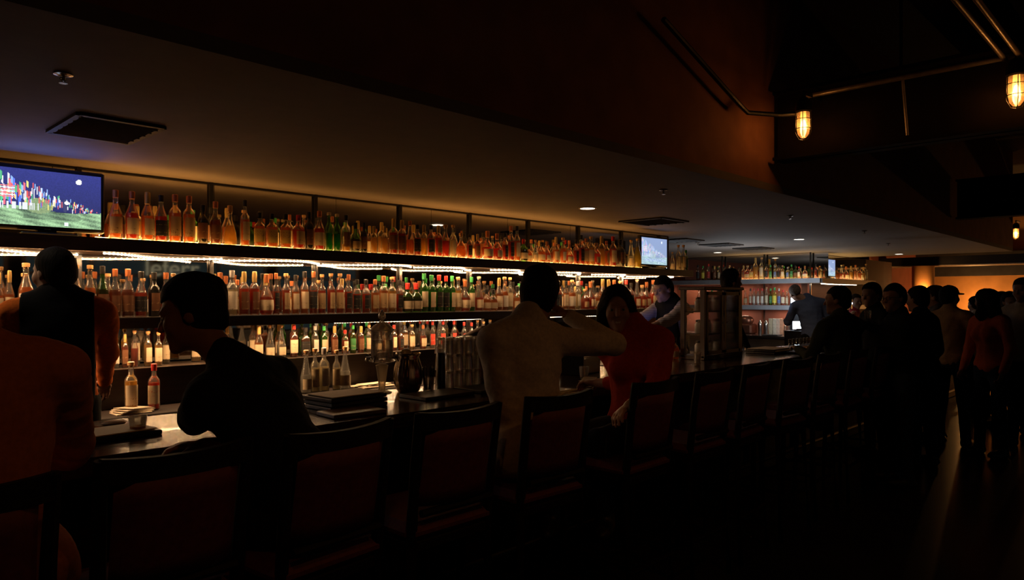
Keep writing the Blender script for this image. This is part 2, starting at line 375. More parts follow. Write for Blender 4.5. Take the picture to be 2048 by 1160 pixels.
for k in range(-2, 9):
    x0 = BAY0 + BAY * (k - 1) + .01; x1 = min(x0 + BAY - .02, 8.64)
    MB().box(((x0 + x1) / 2, 5.20, UP - .006), (x1 - x0, .43, .008)).obj('glow_panel', lbm(k, bayglow.get(k, 2) * .9), us)
    fs_ = {1: 30, 2: 15, 3: 4, 4: 20, 5: 14, 6: 12, 7: 8}.get(k, 0)
    if fs_: MB().box(((x0 + x1) / 2, 5.098, UP + .004), (x1 - x0, .008, .014)).obj('added_glow_strip', em('added glow strip %d' % k, (1.0, .50, .12), fs_), us)  # strip added behind the front bottles to make their bases glow
ls = thing('lower_shelf', 'long lower bottle shelf in front of the mirror, at eye level', 'shelf', (0, 0, 0))
MB().box((4.06, 4.965, LO - .038), (9.2, .03, .070)).obj('front_board', shelfm, ls)
MB().box((4.06, 5.20, LO - .008), (9.2, .44, .012)).obj('board', shelfm, ls)
MB().box((4.06, 5.215, LO - .066), (9.2, .41, .012)).obj('underside', undm, ls)
MB().box((4.06, 4.949, LO - .003), (9.2, .004, .004)).obj('edge_trim', chrome, ls)
for k, x in enumerate(POSTS):
    t = thing('shelf_upright', '%s steel upright from the near end, holding both shelves to the ceiling' % ORD[k + 1], 'upright', (x, 5.405, 0), group='steel uprights of the near shelves')
    MB().box((0, 0, (UP + SOF) / 2), (.028, .022, SOF - UP)).obj('post', blackm, t)
    MB().box((0, 0, (LO + UP - .09) / 2), (.03, .022, UP - .09 - LO)).obj('post', chrome, t)
    MB().box((0, 0, (.905 + LO - .08) / 2), (.03, .022, LO - .08 - .905)).obj('post', chrome, t)
# rope lights under the shelves
rope = em('rope light bulbs', (1.0, .78, .52), 16)
ropet = em('rope light tube', (1.0, .66, .38), 3.0)
def ropelight(x0, x1, y0, z, label, amp=.10, seed=1, dip=.0, watt=0):
    r = random.Random(seed); t = thing('rope_light', label, 'light', (0, 0, 0), group='rope lights under the shelves')
    n = int((x1 - x0) / .028); pts = []
    ph = r.uniform(0, 6)
    for i in range(n + 1):
        q = i / n; x = x0 + (x1 - x0) * q
        y = y0 + amp * math.sin(q * 3.1 * 1.6 + ph) ; pts.append((x, min(max(y, 5.0), 5.40) if abs(y0 - 5.2) < .2 else y, z - dip * math.sin(q * math.pi)))
    MB().tube(pts[::3] + [pts[-1]], .006, 6).obj('tube', ropet, t)
    m = MB()
    for p in pts: m.ball(p, (.0085, .008, .007), 6, 4)
    tag(m.obj('bulbs', rope, t), kind='stuff')
    if watt:
        ns = 4; st = len(pts) // ns
        for q in range(ns):
            a = Vector(pts[q * st]); b2 = Vector(pts[min(len(pts) - 1, (q + 1) * st)]); c = (a + b2) / 2
            area('rope_light_segment', (c.x, c.y, c.z - .006), (b2 - a).length * .96, .012, watt / ns, WARM, (0, 0, math.atan2(b2.y - a.y, b2.x - a.x)))
for k in range(-1, 9):
    x0 = BAY0 + BAY * (k - 1) + .04; x1 = min(x0 + BAY - .08, 8.6)
    ropelight(x0, x1, 5.19, UP - .096, 'wavy rope light under the upper shelf, %s bay from the near end' % ORD[k + 2], seed=k + 5, amp=.17, watt=6.0)
    area('shelf_light', ((x0 + x1) / 2, 4.995, UP - .074), x1 - x0, .010, 3.0, WARM)  # extra recessed strip, added to brighten the labels below
for k in range(-1, 9):
    x0 = BAY0 + BAY * (k - 1) + .04; x1 = min(x0 + BAY - .08, 8.6)
    area('shelf_light', ((x0 + x1) / 2, 5.003, LO - .069), x1 - x0, .008, 4.6, WARM)
    area('shelf_light', ((x0 + x1) / 2, 4.990, LO - .069), x1 - x0, .008, 5.0, WARM, (-.85, 0, 0))  # extra strip tilted outward, added to brighten the bar top
for k in (0, 3, 4, 6):
    x0 = BAY0 + BAY * (k - 1) + .04
    ropelight(x0, x0 + .8, 5.16, LO - .078, 'rope light under the lower shelf, %s bay from the near end' % ORD[k + 2], seed=k + 40, amp=.05)

# ---- far shelves: along the return wall and round the outer corner
def farshelf(z, label, label2, glow):
    t = thing('return_shelf', label, 'shelf', (0, 0, 0))
    MB().box((13.31, 6.60, z - .045), (.03, 3.12, .085)).obj('front_board', shelfg, t)
    MB().box((13.53, 6.60, z - .012), (.42, 3.12, .010)).obj('board', shelfg, t)
    MB().box((13.53, 6.60, z - .082), (.42, 3.12, .012)).obj('underside', undm, t)
    if glow: MB().box((13.53, 6.0, z - .005), (.4, 1.8, .004)).obj('glow_panel', em('lit far panel', (1.0, .62, .22), 4.5), t)
    t = thing('end_shelf', label2, 'shelf', (0, 0, 0))
    MB().box((14.80, 5.02, z - .045), (2.94, .03, .085)).obj('front_board', shelfm, t)
    MB().box((15.0, 5.23, z - .012), (2.52, .38, .010)).obj('board', shelfm, t)
    MB().box((15.0, 5.23, z - .082), (2.52, .38, .012)).obj('underside', undm, t)
    if glow: MB().box((14.9, 5.23, z - .005), (2.2, .36, .004)).obj('glow_panel', em('lit far panel', (1.0, .62, .22), 4.5), t)
farshelf(UP, 'grey upper shelf of bottles on the return wall behind the blue shirt', 'dark upper shelf past the corner, under the third television', True)
farshelf(LO, 'grey lower shelf of bottles on the return wall behind the blue shirt', 'dark lower shelf past the corner, behind the heads', False)
for i, y in enumerate((5.35, 6.25, 7.15)):
    t = thing('shelf_upright', '%s steel upright of the return shelves counted from the outer corner' % ORD[i + 1], 'upright', (13.66, y, 0))
    MB().box((0, 0, (UP + SOF) / 2), (.028, .022, SOF - UP)).obj('post', blackm, t)
    MB().box((0, 0, (LO + UP - .09) / 2), (.022, .03, UP - .09 - LO)).obj('post', chrome, t)
    MB().box((0, 0, (.92 + LO - .09) / 2), (.022, .03, LO - .09 - .92)).obj('post', chrome, t)
for (y0, y1) in ((5.4, 6.0), (6.5, 7.3), (7.5, 8.0)):
    area('shelf_light', (13.55, (y0 + y1) / 2, UP - .10), .02, y1 - y0, 2.2, (1, .72, .48))
    area('shelf_light', (13.55, (y0 + y1) / 2, LO - .10), .02, y1 - y0, 2.2, (1, .78, .6))
area('shelf_light', (14.6, 5.25, UP - .10), 1.6, .04, 3, WARM)
ropelight(13.75, 15.6, 5.22, UP - .098, 'rope light under the far end shelf past the third television', seed=70, amp=.05)
fc = thing('return_counter', 'pale work counter under the return shelves', 'counter', (0, 0, 0))
MB().box((13.27, 6.6, .90), (.9, 3.1, .04)).obj('worktop', chrome, fc); MB().box((13.35, 6.6, .44), (.7, 3.1, .88)).obj('body', shelfg, fc)
fe = thing('end_counter', 'dark counter past the corner below the end shelves', 'counter', (0, 0, 0)); MB().box((14.9, 5.16, .90), (2.2, .44, .04)).obj('worktop', shelfm, fe); MB().box((14.9, 5.18, .44), (2.1, .38, .88)).obj('body', blackwood, fe)

def sconce(loc, label, watt, rz=0.0):
    t = thing('wall_sconce', label, 'lamp', loc, rz, 'amber wall sconces at the far end')
    MB().lathe([(.03, -.10), (.07, 0), (.09, .10), (.085, .10), (.06, .0)], 18, cap=False).obj('shade', pm('amber shade', (.5, .25, .08), .5), t, smooth=True)
    MB().ball((0, 0, .05), (.03, .03, .04)).obj('bulb', bulbm, t, smooth=True); MB().box((.07, 0, -.03), (.12, .03, .03)).obj('bracket', blackm, t)
    point('sconce_light', (loc[0] - (.45 if loc[0] > 22 else 0), loc[1], loc[2] + .12), watt, (1, .48, .14), .05)
sconce((19.02, 4.80, 1.66), 'amber sconce washing the round column above the crowd', 13)
for i, y in enumerate((4.4, 2.2, -.2)): sconce((22.75, y, 1.25), 'amber sconce on the far ochre wall, %s from the column' % ORD[i + 1], 48)  # sconces added out of sight behind the crowd to brighten the wall

# ================================================================== TELEVISIONS
def tv_picture(name, glare, strength, caption):
    """the broadcast as a small colour picture on the screen's own grid: flags on a night hillside"""
    W, H = 112, 64; im = np.zeros((H, W, 3)); r = np.random.RandomState(5)
    yy, xx = np.mgrid[0:H, 0:W]; v = 1 - yy / (H - 1); u = xx / (W - 1)          # v up, u right
    im[:] = np.array([.008, .006, .06]); im += (.07 * v[..., None]) * np.array([.15, .2, 1.6]); im *= (.85 + .3 * r.rand(H, W, 1))
    hill = .30 + .04 * np.sin(u * 7) - .12 * np.clip(u - .8, 0, 1); mask = v < hill
    g = .35 + .25 * np.sin(u * 23 + v * 40) * np.sin(v * 31) + r.rand(H, W) * .25
    im[mask] = (np.stack([g * .45, g * .75, g * .38], -1))[mask]
    im[(v < .27) & (v > .12) & (np.abs(u - .35 - .2 * np.sin(v * 9)) < .26)] *= .55
    tree = ((u - .42) / .13) ** 2 + ((v - .36) / .14) ** 2 < 1; im[tree] = im[tree] * 0 + np.array([.16, .22, .10]) * (1 + .5 * r.rand(tree.sum(), 1))
    cols = [(.95, .9, .95), (.9, .12, .1), (.12, .2, .85), (.1, .55, .25), (.95, .8, .2), (.95, .95, 1), (.85, .15, .2), (.3, .5, .95)]
    for k in range(230):
        uu = r.rand() ** 1.25; top = 1.02 - .72 * uu + r.uniform(-.10, .02); big = .035 * (1.25 - uu); vv = top - r.rand() * max(.02, .52 * (1 - uu) - .08)
        if vv < hill[0, min(W - 1, int(uu * W))]: continue
        x0 = int(uu * W); y0 = int((1 - vv) * H); ww = max(1, int(big * .55 * W)); hh = max(2, int(big * 5.0 * H * r.uniform(.5, 1))); c = np.array(cols[r.randint(len(cols))])
        for q in range(ww):
            if 0 <= x0 + q < W: im[max(0, y0 + q):min(y0 + q + hh, int((1 - hill[0, min(W - 1, x0)]) * H)), x0 + q] = c * (.6 + .4 * r.rand()) * (1 if (q % 2) else .85)
    for k in range(26):                                                             # flag poles
        x0 = int(r.rand() * .42 * W); im[int(H * .60):int(H * .72), x0] = np.array([.62, .64, .7])
    for s_ in range(7): im[20 + s_ * 2 - 0:21 + s_ * 2, 6:24] = ((.95, .9, .92) if s_ % 2 else (.9, .2, .2))
    im[((u - .79) / .028) ** 2 + ((v - .86) / .05) ** 2 < 1] = (1, 1, .95)
    im[((u - .66) / .022) ** 2 + ((v - .40) / .12) ** 2 < 1] = (.03, .03, .10); im[((u - .675) / .02) ** 2 + ((v - .45) / .03) ** 2 < 1] = (.9, .85, .9)
    im[(v > .03) & (v < .08) & (np.abs(u - .67) < .02)] = (.75, .85, .95)
    if caption:
        im[(v < .22) & (v > .10) & (u > .12) & (u < .95)] = im[(v < .22) & (v > .10) & (u > .12) & (u < .95)] * .3 + np.array([.3, .38, .42])
        for k in range(36):
            x0 = int((.14 + .8 * r.rand()) * W); y0 = int((1 - .21 + .09 * r.rand()) * H); im[y0:y0 + 2, x0:x0 + 3] = (.05, .06, .2)
    im = im * (1 - glare) + np.array([.50, .66, .95]) * glare  # bluish white glare is mixed into the screen colours
    m = MB()
    vs = [(i / W - .5, 0, .5 - j / H) for j in range(H + 1) for i in range(W + 1)]
    fs = [(j * (W + 1) + i, (j + 1) * (W + 1) + i, (j + 1) * (W + 1) + i + 1, j * (W + 1) + i + 1) for j in range(H) for i in range(W)]
    m.add(vs, fs); me = m.mesh('screen', em('none', (0, 0, 0), 0))
    ca = me.color_attributes.new('picture', 'FLOAT_COLOR', 'CORNER')
    c4 = np.ones((H * W, 4, 4), dtype=np.float32); c4[:, :, :3] = im.reshape(-1, 3)[:, None, :]
    ca.data.foreach_set('color', c4.ravel())
    mat = bpy.data.materials.new(name); nt, out = nodes(mat)
    a = nt.nodes.new('ShaderNodeVertexColor'); a.layer_name = 'picture'; e = nt.nodes.new('ShaderNodeEmission'); e.inputs[1].default_value = strength
    nt.links.new(a.outputs[0], e.inputs[0]); nt.links.new(e.outputs[0], out.inputs[0]); me.materials[0] = mat
    return me
tvA = tv_picture('broadcast', .03, 1.5, False); tvB = tv_picture('broadcast washed', .50, 1.25, True)
def television(x, y, z, label, scr, wid=.585, hgt=.335):
    t = thing('television', label, 'television', (x, y, z), group='wall-shelf televisions')
    cz = hgt / 2 + .055
    MB().box((0, .03, cz), (wid + .045, .05, hgt + .05), bev=.008).obj('frame', plast, t)
    MB().box((0, .07, cz), (wid * .7, .05, hgt * .7), bev=.01).obj('back', plast, t)
    s = ob('screen', scr, t, (0, .0035, cz)); s.scale = (wid, 1, hgt)
    MB().box((0, .04, .02), (.10, .05, .04)).obj('neck', plast, t)
    MB().box((0, .02, .006), (.30, .16, .012), bev=.005).obj('base', plast, t)
    MB().box((0, .004, .038), (.035, .003, .006)).obj('badge', chrome, t)
    MB().ball((wid / 2 - .01, .003, .020), .003).obj('power_light', em('blue pilot light', (.5, .7, 1), 12), t)
    return t
television(1.195, 5.06, UP, 'television with flags on a hillside, nearest, cut by the left of the picture', tvA)
television(7.885, 5.06, UP, 'second television, on the upper shelf between bottles at its far end', tvB)
television(14.08, 5.14, UP, 'third and farthest television, past the return shelf corner', tvB, .52, .31)
area('screen_glow', (1.15, 4.95, 2.18), .50, .06, 1.3, (.14, .27, 1), (math.pi, 0, 0))

# ================================================================== BOTTLES
SHAPES = {   # radius, height profile of a bottle .30 m tall (unless noted); (body height, neck start)
 'sloping-shouldered': ([(.034, 0), (.038, .006), (.038, .150), (.036, .162), (.024, .196), (.0155, .222), (.0145, .262), (.0165, .268), (.0145, .276)], 0, .30),
 'round-shouldered': ([(.033, 0), (.0365, .006), (.0365, .178), (.034, .196), (.024, .212), (.0155, .222), (.0145, .262), (.0165, .268), (.0145, .276)], 0, .30),
 'slim tall': ([(.029, 0), (.032, .006), (.032, .19), (.029, .21), (.018, .228), (.0135, .24), (.013, .285), (.015, .29), (.013, .30)], 0, .325),
 'square': ([(.034, 0), (.037, .005), (.037, .145), (.034, .16), (.018, .175), (.0145, .185), (.0145, .215), (.0165, .22), (.0145, .228)], 2.6, .25),
 'squat round': ([(.034, 0), (.046, .012), (.050, .05), (.047, .09), (.034, .125), (.018, .15), (.0145, .16), (.0145, .195), (.017, .2), (.0145, .206)], 0, .235),
 'teardrop': ([(.032, 0), (.045, .008), (.047, .04), (.041, .09), (.028, .14), (.017, .18), (.0135, .21), (.0135, .225), (.016, .23), (.013, .236)], 0, .285),
 'long-necked cone': ([(.036, 0), (.041, .006), (.041, .115), (.038, .13), (.026, .18), (.017, .235), (.0135, .262), (.0135, .28), (.016, .285), (.013, .29)], 0, .31),
 'flask': ([(.038, 0), (.042, .006), (.043, .09), (.038, .12), (.022, .14), (.0145, .15), (.0145, .175), (.0165, .18), (.0145, .186)], .8, .21),
}
GL = {'clear': (.90, .89, .86), 'green': (.30, .62, .22), 'dark': (.06, .05, .03), 'amber': (.86, .50, .18), 'brown': (.30, .13, .05), 'olive': (.52, .58, .14)}
LQ = {'amber': ((.94, .50, .14), (.95, .36, .06)), 'red': ((.86, .22, .05), (.75, .12, .02)), 'gold': ((.97, .74, .26), (.98, .60, .14)), 'pale': ((.95, .88, .68), (.9, .8, .55)),
      'clear': ((.93, .93, .9), (.8, .8, .76)), 'yellow': ((.95, .82, .08), (.95, .75, .05)), 'brown': ((.55, .2, .05), (.4, .12, .03)), 'green': ((.35, .75, .2), (.2, .6, .1)), 'blue': ((.35, .5, .9), (.2, .3, .8))}
def glass_of(c): return glassy('bottle glass ' + c, GL[c], .07 if c != 'dark' else .25, .38, .05, tuple(.5 * x + .08 for x in GL[c]))
def liq_of(c): return glassy('liquor ' + c, LQ[c][0], .72 if c not in ('clear', 'pale') else .4, .12, .1, LQ[c][1])
LAB = {'cream': ((.66, .53, .34), (.30, .14, .06)), 'white': ((.70, .64, .52), (.15, .13, .12)), 'black': ((.02, .018, .016), (.65, .5, .3)), 'tan': ((.50, .34, .17), (.12, .06, .03)),
       'red': ((.55, .05, .03), (.8, .65, .4)), 'gold': ((.62, .42, .12), (.1, .05, .02)), 'green': ((.05, .22, .07), (.7, .6, .35)), 'brown': ((.17, .07, .03), (.6, .42, .2)), 'yellow': ((.85, .70, .08), (.1, .2, .05)), 'blue': ((.12, .18, .40), (.7, .7, .7)), 'cream-and-red': ((.82, .68, .44), (.62, .10, .04))}
def label_mat(c):
    nm = 'bottle label ' + c
    if nm in MATS: return MATS[nm]
    a, bcol = LAB[c]; m = bpy.data.materials.new(nm); nt, out = nodes(m)
    p = nt.nodes.new('ShaderNodeBsdfPrincipled'); p.inputs['Roughness'].default_value = .55; nt.links.new(p.outputs[0], out.inputs[0])
    tc = nt.nodes.new('ShaderNodeTexCoord'); sp_ = nt.nodes.new('ShaderNodeSeparateXYZ'); nt.links.new(tc.outputs['Generated'], sp_.inputs[0])
    r = nt.nodes.new('ShaderNodeValToRGB'); r.color_ramp.interpolation = 'CONSTANT'; e = r.color_ramp.elements
    e[0].position = 0; e[0].color = rgb(bcol); e[1].position = .05; e[1].color = rgb(a)
    pats = {'cream': ((.30, bcol), (.36, a), (.86, bcol), (.89, a)), 'white': ((.12, bcol), (.15, a), (.72, bcol), (.76, a)), 'tan': ((.10, bcol), (.34, a)), 'black': ((.22, bcol), (.26, a), (.70, bcol), (.74, a)),
            'brown': ((.40, bcol), (.48, a)), 'gold': ((.45, bcol), (.85, a)), 'red': ((.35, bcol), (.5, a)), 'cream-and-red': ((.42, bcol), (.46, a), (.60, bcol), (.74, a))}
    for pos, cc in pats.get(c, ((.3, bcol), (.42, a))):
        q = e.new(pos); q.color = rgb(cc)
    nt.links.new(sp_.outputs[2], r.inputs[0])
    wv = nt.nodes.new('ShaderNodeTexNoise'); wv.inputs['Scale'].default_value = 14; nt.links.new(tc.outputs['Generated'], wv.inputs[0])
    mth = nt.nodes.new('ShaderNodeMath'); mth.operation = 'GREATER_THAN'; mth.inputs[1].default_value = .40; nt.links.new(wv.outputs[0], mth.inputs[0])
    mx = nt.nodes.new('ShaderNodeMix'); mx.data_type = 'RGBA'; nt.links.new(mth.outputs[0], mx.inputs[0]); nt.links.new(r.outputs[0], mx.inputs[6]); mx.inputs[7].default_value = rgb(a)
    nt.links.new(mx.outputs[2], p.inputs['Base Color']); MATS[nm] = m; return m
CAPC = {'black': (.02, .018, .016), 'red': (.60, .04, .03), 'gold': (.72, .48, .16), 'wooden': (.55, .30, .12), 'silver': (.6, .58, .55), 'cream': (.75, .62, .42), 'green': (.05, .35, .08), 'copper': (.66, .22, .08), 'blue': (.15, .2, .5)}
def cap_of(c): return pm('bottle cap ' + c, CAPC[c], .35, metal=.6 if c in ('gold', 'silver', 'copper') else 0.0, var=.1)
BM = {}
def inner(prof, fill, d=.0035):
    H = prof[-1][1]; top = fill * H; res = [(prof[0][0] - d, .007)]
    for (r0, z0), (r1, z1) in zip(prof, prof[1:]):
        if z1 <= .008: continue
        if z1 >= top:
            q = (top - z0) / max(1e-6, z1 - z0); res.append((r0 + (r1 - r0) * q - d, top)); break
        res.append((r1 - d, z1))
    return res
def bottle_meshes(shape, glass, liquid, fill, label, cap):
    prof, sq, H = SHAPES[shape]; k = ('g', shape, glass); out = []
    n = 18
    if k not in BM: BM[k] = MB().lathe(prof, n, sq=sq).mesh('glass', glass_of(glass), True)
    out.append(('glass', BM[k]))
    if liquid:
        k = ('l', shape, liquid, fill)
        if k not in BM: BM[k] = MB().lathe(inner(prof, fill), n, sq=sq).mesh('liquor', liq_of(liquid), True)
        out.append(('liquor', BM[k]))
    if label:
        k = ('b', shape, label); zt = prof[2][1] if prof[2][1] > .08 else prof[3][1]
        if shape in ('squat round', 'teardrop'): zt = .095
        if k not in BM:
            lo = .16 * zt + .01; hi = zt * .90; m = MB(); P = []
            for q in range(5):
                z = lo + (hi - lo) * q / 4
                for (r0, z0), (r1, z1) in zip(prof, prof[1:]):
                    if z0 <= z <= z1: P.append((r0 + (r1 - r0) * (z - z0) / (z1 - z0) + .0009, z)); break
            m.lathe(P, 10, sq=sq, a0=-math.pi / 2 - 1.15, a1=-math.pi / 2 + 1.15)
            m.lathe([(r - .0007, z) for r, z in reversed(P)], 10, sq=sq, a0=-math.pi / 2 - 1.15, a1=-math.pi / 2 + 1.15)
            BM[k] = m.mesh('label', label_mat(label), 'all')
        out.append(('label', BM[k]))
    if cap:
        k = ('c', shape, cap); zt = prof[-1][1]; rn = prof[-1][0]
        if k not in BM:
            if cap in ('wooden', 'cream'): cp = [(rn * .8, zt - .01), (rn * .8, zt + .001), (rn * 1.35, zt + .002), (rn * 1.4, H - .003), (rn * 1.1, H)]
            elif cap == 'gold': cp = [(rn + .002, zt - .05), (rn + .003, zt), (rn + .001, H - .002), (rn * .7, H)]
            else: cp = [(rn + .002, zt - .022), (rn + .003, zt + .002), (rn + .003, H - .002), (rn, H)]
            BM[k] = MB().lathe(cp, 14).mesh('cap', cap_of(cap), True)
        out.append(('cap', BM[k]))
    return out, H
NB = 0
def bottle(x, y, z, h, shape, glass, liquid, fill, label, cap, text, group, rz=None, wx=1.0):
    global NB; NB += 1
    parts, H = bottle_meshes(shape, glass, liquid, fill, label, cap)
    t = thing('bottle', text, 'bottle', (x, y, z), (rnd.uniform(-.5, .5) if rz is None else rz), group)
    s = h / H
    for nme, me in parts:
        o = ob(nme, me, t); o.scale = (min(1.25, max(.75, s)) * wx, min(1.25, max(.75, s)) * wx, s)
    return t
# kinds: code -> shape, glass, liquid, fill, label, cap
KIND = {
 'sA': ('sloping-shouldered', 'clear', 'amber', .55, 'tan', 'copper'), 'sR': ('sloping-shouldered', 'clear', 'red', .60, 'cream', 'copper'),
 'sC': ('sloping-shouldered', 'clear', 'amber', .55, 'cream', 'gold'), 'sK': ('sloping-shouldered', 'clear', 'red', .58, 'black', 'black'),
 'sG': ('sloping-shouldered', 'green', 'brown', .6, 'brown', 'black'), 'sB': ('sloping-shouldered', 'clear', 'brown', .62, 'brown', 'copper'),
 'sW': ('sloping-shouldered', 'clear', 'amber', .62, 'white', 'wooden'), 'sN': ('sloping-shouldered', 'clear', 'red', .55, None, 'wooden'),
 'rA': ('round-shouldered', 'clear', 'amber', .66, 'tan', 'copper'), 'rC': ('round-shouldered', 'clear', 'gold', .66, 'cream', 'wooden'),
 'rR': ('round-shouldered', 'clear', 'red', .66, 'brown', 'gold'), 'rK': ('round-shouldered', 'clear', 'red', .62, 'black', 'black'),
 'rD': ('round-shouldered', 'dark', None, 0, 'brown', 'black'), 'rG': ('round-shouldered', 'green', 'green', .6, 'cream', 'green'),
 'rN': ('round-shouldered', 'clear', 'gold', .62, None, 'gold'), 'rL': ('round-shouldered', 'clear', 'gold', .22, 'brown', 'black'),
 'rH': ('round-shouldered', 'green', 'olive' if False else 'green', .5, 'black', 'red'), 'rW': ('round-shouldered', 'clear', 'pale', .62, 'white', 'silver'),
 'tA': ('slim tall', 'clear', 'amber', .62, 'cream', 'black'), 'tR': ('slim tall', 'clear', 'red', .64, 'tan', 'wooden'), 'tG': ('slim tall', 'green', 'green', .5, None, 'cream'),
 'tW': ('slim tall', 'clear', 'clear', .6, 'white', 'red'), 'tC': ('slim tall', 'clear', 'pale', .6, 'cream', 'wooden'), 'tK': ('slim tall', 'clear', 'red', .60, 'black', 'copper'),
 'qA': ('square', 'clear', 'amber', .66, 'gold', 'black'), 'qK': ('square', 'clear', 'brown', .68, 'black', 'black'), 'qR': ('square', 'clear', 'red', .62, 'tan', 'red'),
 'oA': ('squat round', 'clear', 'amber', .55, None, 'wooden'), 'oR': ('squat round', 'clear', 'red', .50, 'cream', 'copper'), 'oG': ('squat round', 'green', 'brown', .5, 'tan', 'black'),
 'pA': ('teardrop', 'clear', 'gold', .60, None, 'wooden'), 'pR': ('teardrop', 'clear', 'red', .52, 'black', 'gold'), 'pG': ('teardrop', 'green', 'brown', .5, 'brown', 'black'),
 'nA': ('long-necked cone', 'clear', 'amber', .48, None, 'copper'), 'nY': ('long-necked cone', 'clear', 'yellow', .75, None, 'wooden'), 'nW': ('long-necked cone', 'clear', 'clear', .45, 'cream', 'wooden'),
 'nC': ('long-necked cone', 'clear', 'red', .42, 'cream', 'cream'), 'fA': ('flask', 'clear', 'amber', .6, 'cream', 'black'), 'fR': ('flask', 'clear', 'red', .6, 'tan', 'wooden'), 'fG': ('flask', 'green', 'brown', .6, 'cream', 'red'),
 'yY': ('round-shouldered', 'clear', 'yellow', .75, 'yellow', 'green'), 'xR': ('slim tall', 'clear', 'clear', .5, 'red', 'red'), 'xG': ('slim tall', 'olive', 'green', .6, 'green', 'green'),
 'wR': ('round-shouldered', 'clear', 'red', .64, 'cream-and-red', 'red'), 'wB': ('slim tall', 'clear', 'clear', .6, 'blue', 'silver'), 'wT': ('slim tall', 'clear', 'red', .6, 'cream', 'black'),
}
COLW = {'amber': 'amber', 'red': 'reddish', 'gold': 'golden', 'pale': 'pale', 'clear': 'clear', 'yellow': 'yellow', 'brown': 'dark brown', 'green': 'green', 'blue': 'blue'}
def btext(k, where):
    sh, g, l, f, lb, cp = KIND[k]
    c = 'black' if g == 'dark' else ('green' if g == 'green' else COLW.get(l, 'clear'))
    return '%s %s bottle%s, %s' % (c, sh, (' with %s label' % lb) if lb else '', where)
def bay_of(x):
    k = sum(1 for p in POSTS if p < x); return k, (ORD[k] + ' upright' if k else 'near end')
def shelf_row(items, Y, z, shelf, row, group):
    """items: (px, py_top, kind); the label counts from the upright before it"""
    cnt = {}; lst = []
    for px, py, k in items:
        X, f = px2(px, Y); h = CAM_Z - (py - HZ) / F_PX * f - z; lst.append((X, h, k))
    lst.sort()
    RR = {'squat round': .052, 'teardrop': .048, 'long-necked cone': .042, 'flask': .045, 'square': .041, 'slim tall': .033}; rr = [RR.get(KIND[k][0], .0385) for _, _, k in lst]
    for i, (X, h, k) in enumerate(lst):
        h = min(max(h, .17), .36); b_ = sum(1 for p in POSTS if p < X); cnt[b_] = cnt.get(b_, 0) + 1; wx = 1.0
        for j in (i - 1, i + 1):
            if 0 <= j < len(lst): wx = min(wx, abs(lst[j][0] - X) / ((rr[i] + rr[j]) * 1.02 * max(1.0, h / .30)))
        wh = '%s past the %s upright, %s%s' % (ORD[cnt[b_]], ORD[b_], row, shelf)
        bottle(X, Y, z, h, *KIND[k], btext(k, wh), group, wx=max(.62, wx))
def fill_row(x0, x1, step, Y, z, hmin, hmax, kinds, shelf, row, group, seed):
    r = random.Random(seed); x = x0; cnt = {}
    while x < x1:
        k = r.choice(kinds); b_ = sum(1 for p in POSTS if p < x)
        if not any(abs(x - p) < .045 for p in POSTS) or Y < 5.3:
            cnt[b_] = cnt.get(b_, 0) + 1
            bottle(x, Y + r.uniform(-.008, .008), z, r.uniform(hmin, hmax), *KIND[k], btext(k, '%s past the %s upright, %s%s' % (ORD[cnt[b_]], ORD[b_], row, shelf)), group)
        x += step * r.uniform(.95, 1.15)
up = [(231, 380, 'sA'), (264, 383, 'sR'), (295, 384, 'sC'), (322, 390, 'sK'), (350, 389, 'rA'), (378, 392, 'rA'), (406, 410, 'rD'), (431, 403, 'sB'), (460, 411, 'pA'), (490, 400, 'tA'),
      (519, 425, 'qA'), (544, 427, 'qA'), (571, 428, 'qA'), (597, 430, 'qR'), (618, 424, 'rD'), (639, 422, 'sR'), (658, 425, 'tG'), (674, 428, 'tG'), (692, 430, 'rL'), (711, 445, 'oG'), (728, 445, 'rD'),
      (748, 452, 'rN'), (769, 452, 'rN'), (787, 437, 'rR'), (804, 440, 'rR'), (820, 442, 'nA'), (835, 449, 'rK'), (848, 450, 'rN'), (862, 450, 'rK'), (877, 451, 'rR'), (891, 450, 'sN'), (906, 450, 'tC'), (922, 466, 'oA'),
      (939, 468, 'rK'), (955, 468, 'rR'), (975, 462, 'oR'), (994, 467, 'oR'), (1010, 466, 'rK'), (1022, 452, 'tK'), (1034, 452, 'tA'), (1047, 478, 'fG'), (1058, 498, 'fA'), (1071, 480, 'nW'), (1083, 484, 'fA'), (1094, 483, 'oR'),
      (1112, 474, 'sC'), (1126, 475, 'sW'), (1139, 488, 'oR'), (1152, 480, 'rK'), (1162, 470, 'rK'), (1172, 477, 'rA'), (1182, 473, 'rC'), (1192, 486, 'fR'), (1203, 472, 'rN'), (1213, 482, 'rA'), (1226, 473, 'wR')]
shelf_row(up, 5.05, UP, 'upper shelf', '', 'bottles along the front of the upper shelf')
fill_row(1.62, 6.9, .118, 5.21, UP, .24, .30, ['sA', 'sR', 'rG', 'rA', 'tC', 'sK', 'rD', 'rN', 'qA', 'sC'], 'upper shelf', 'back row, ', 'bottles at the back of the upper shelf', 3)
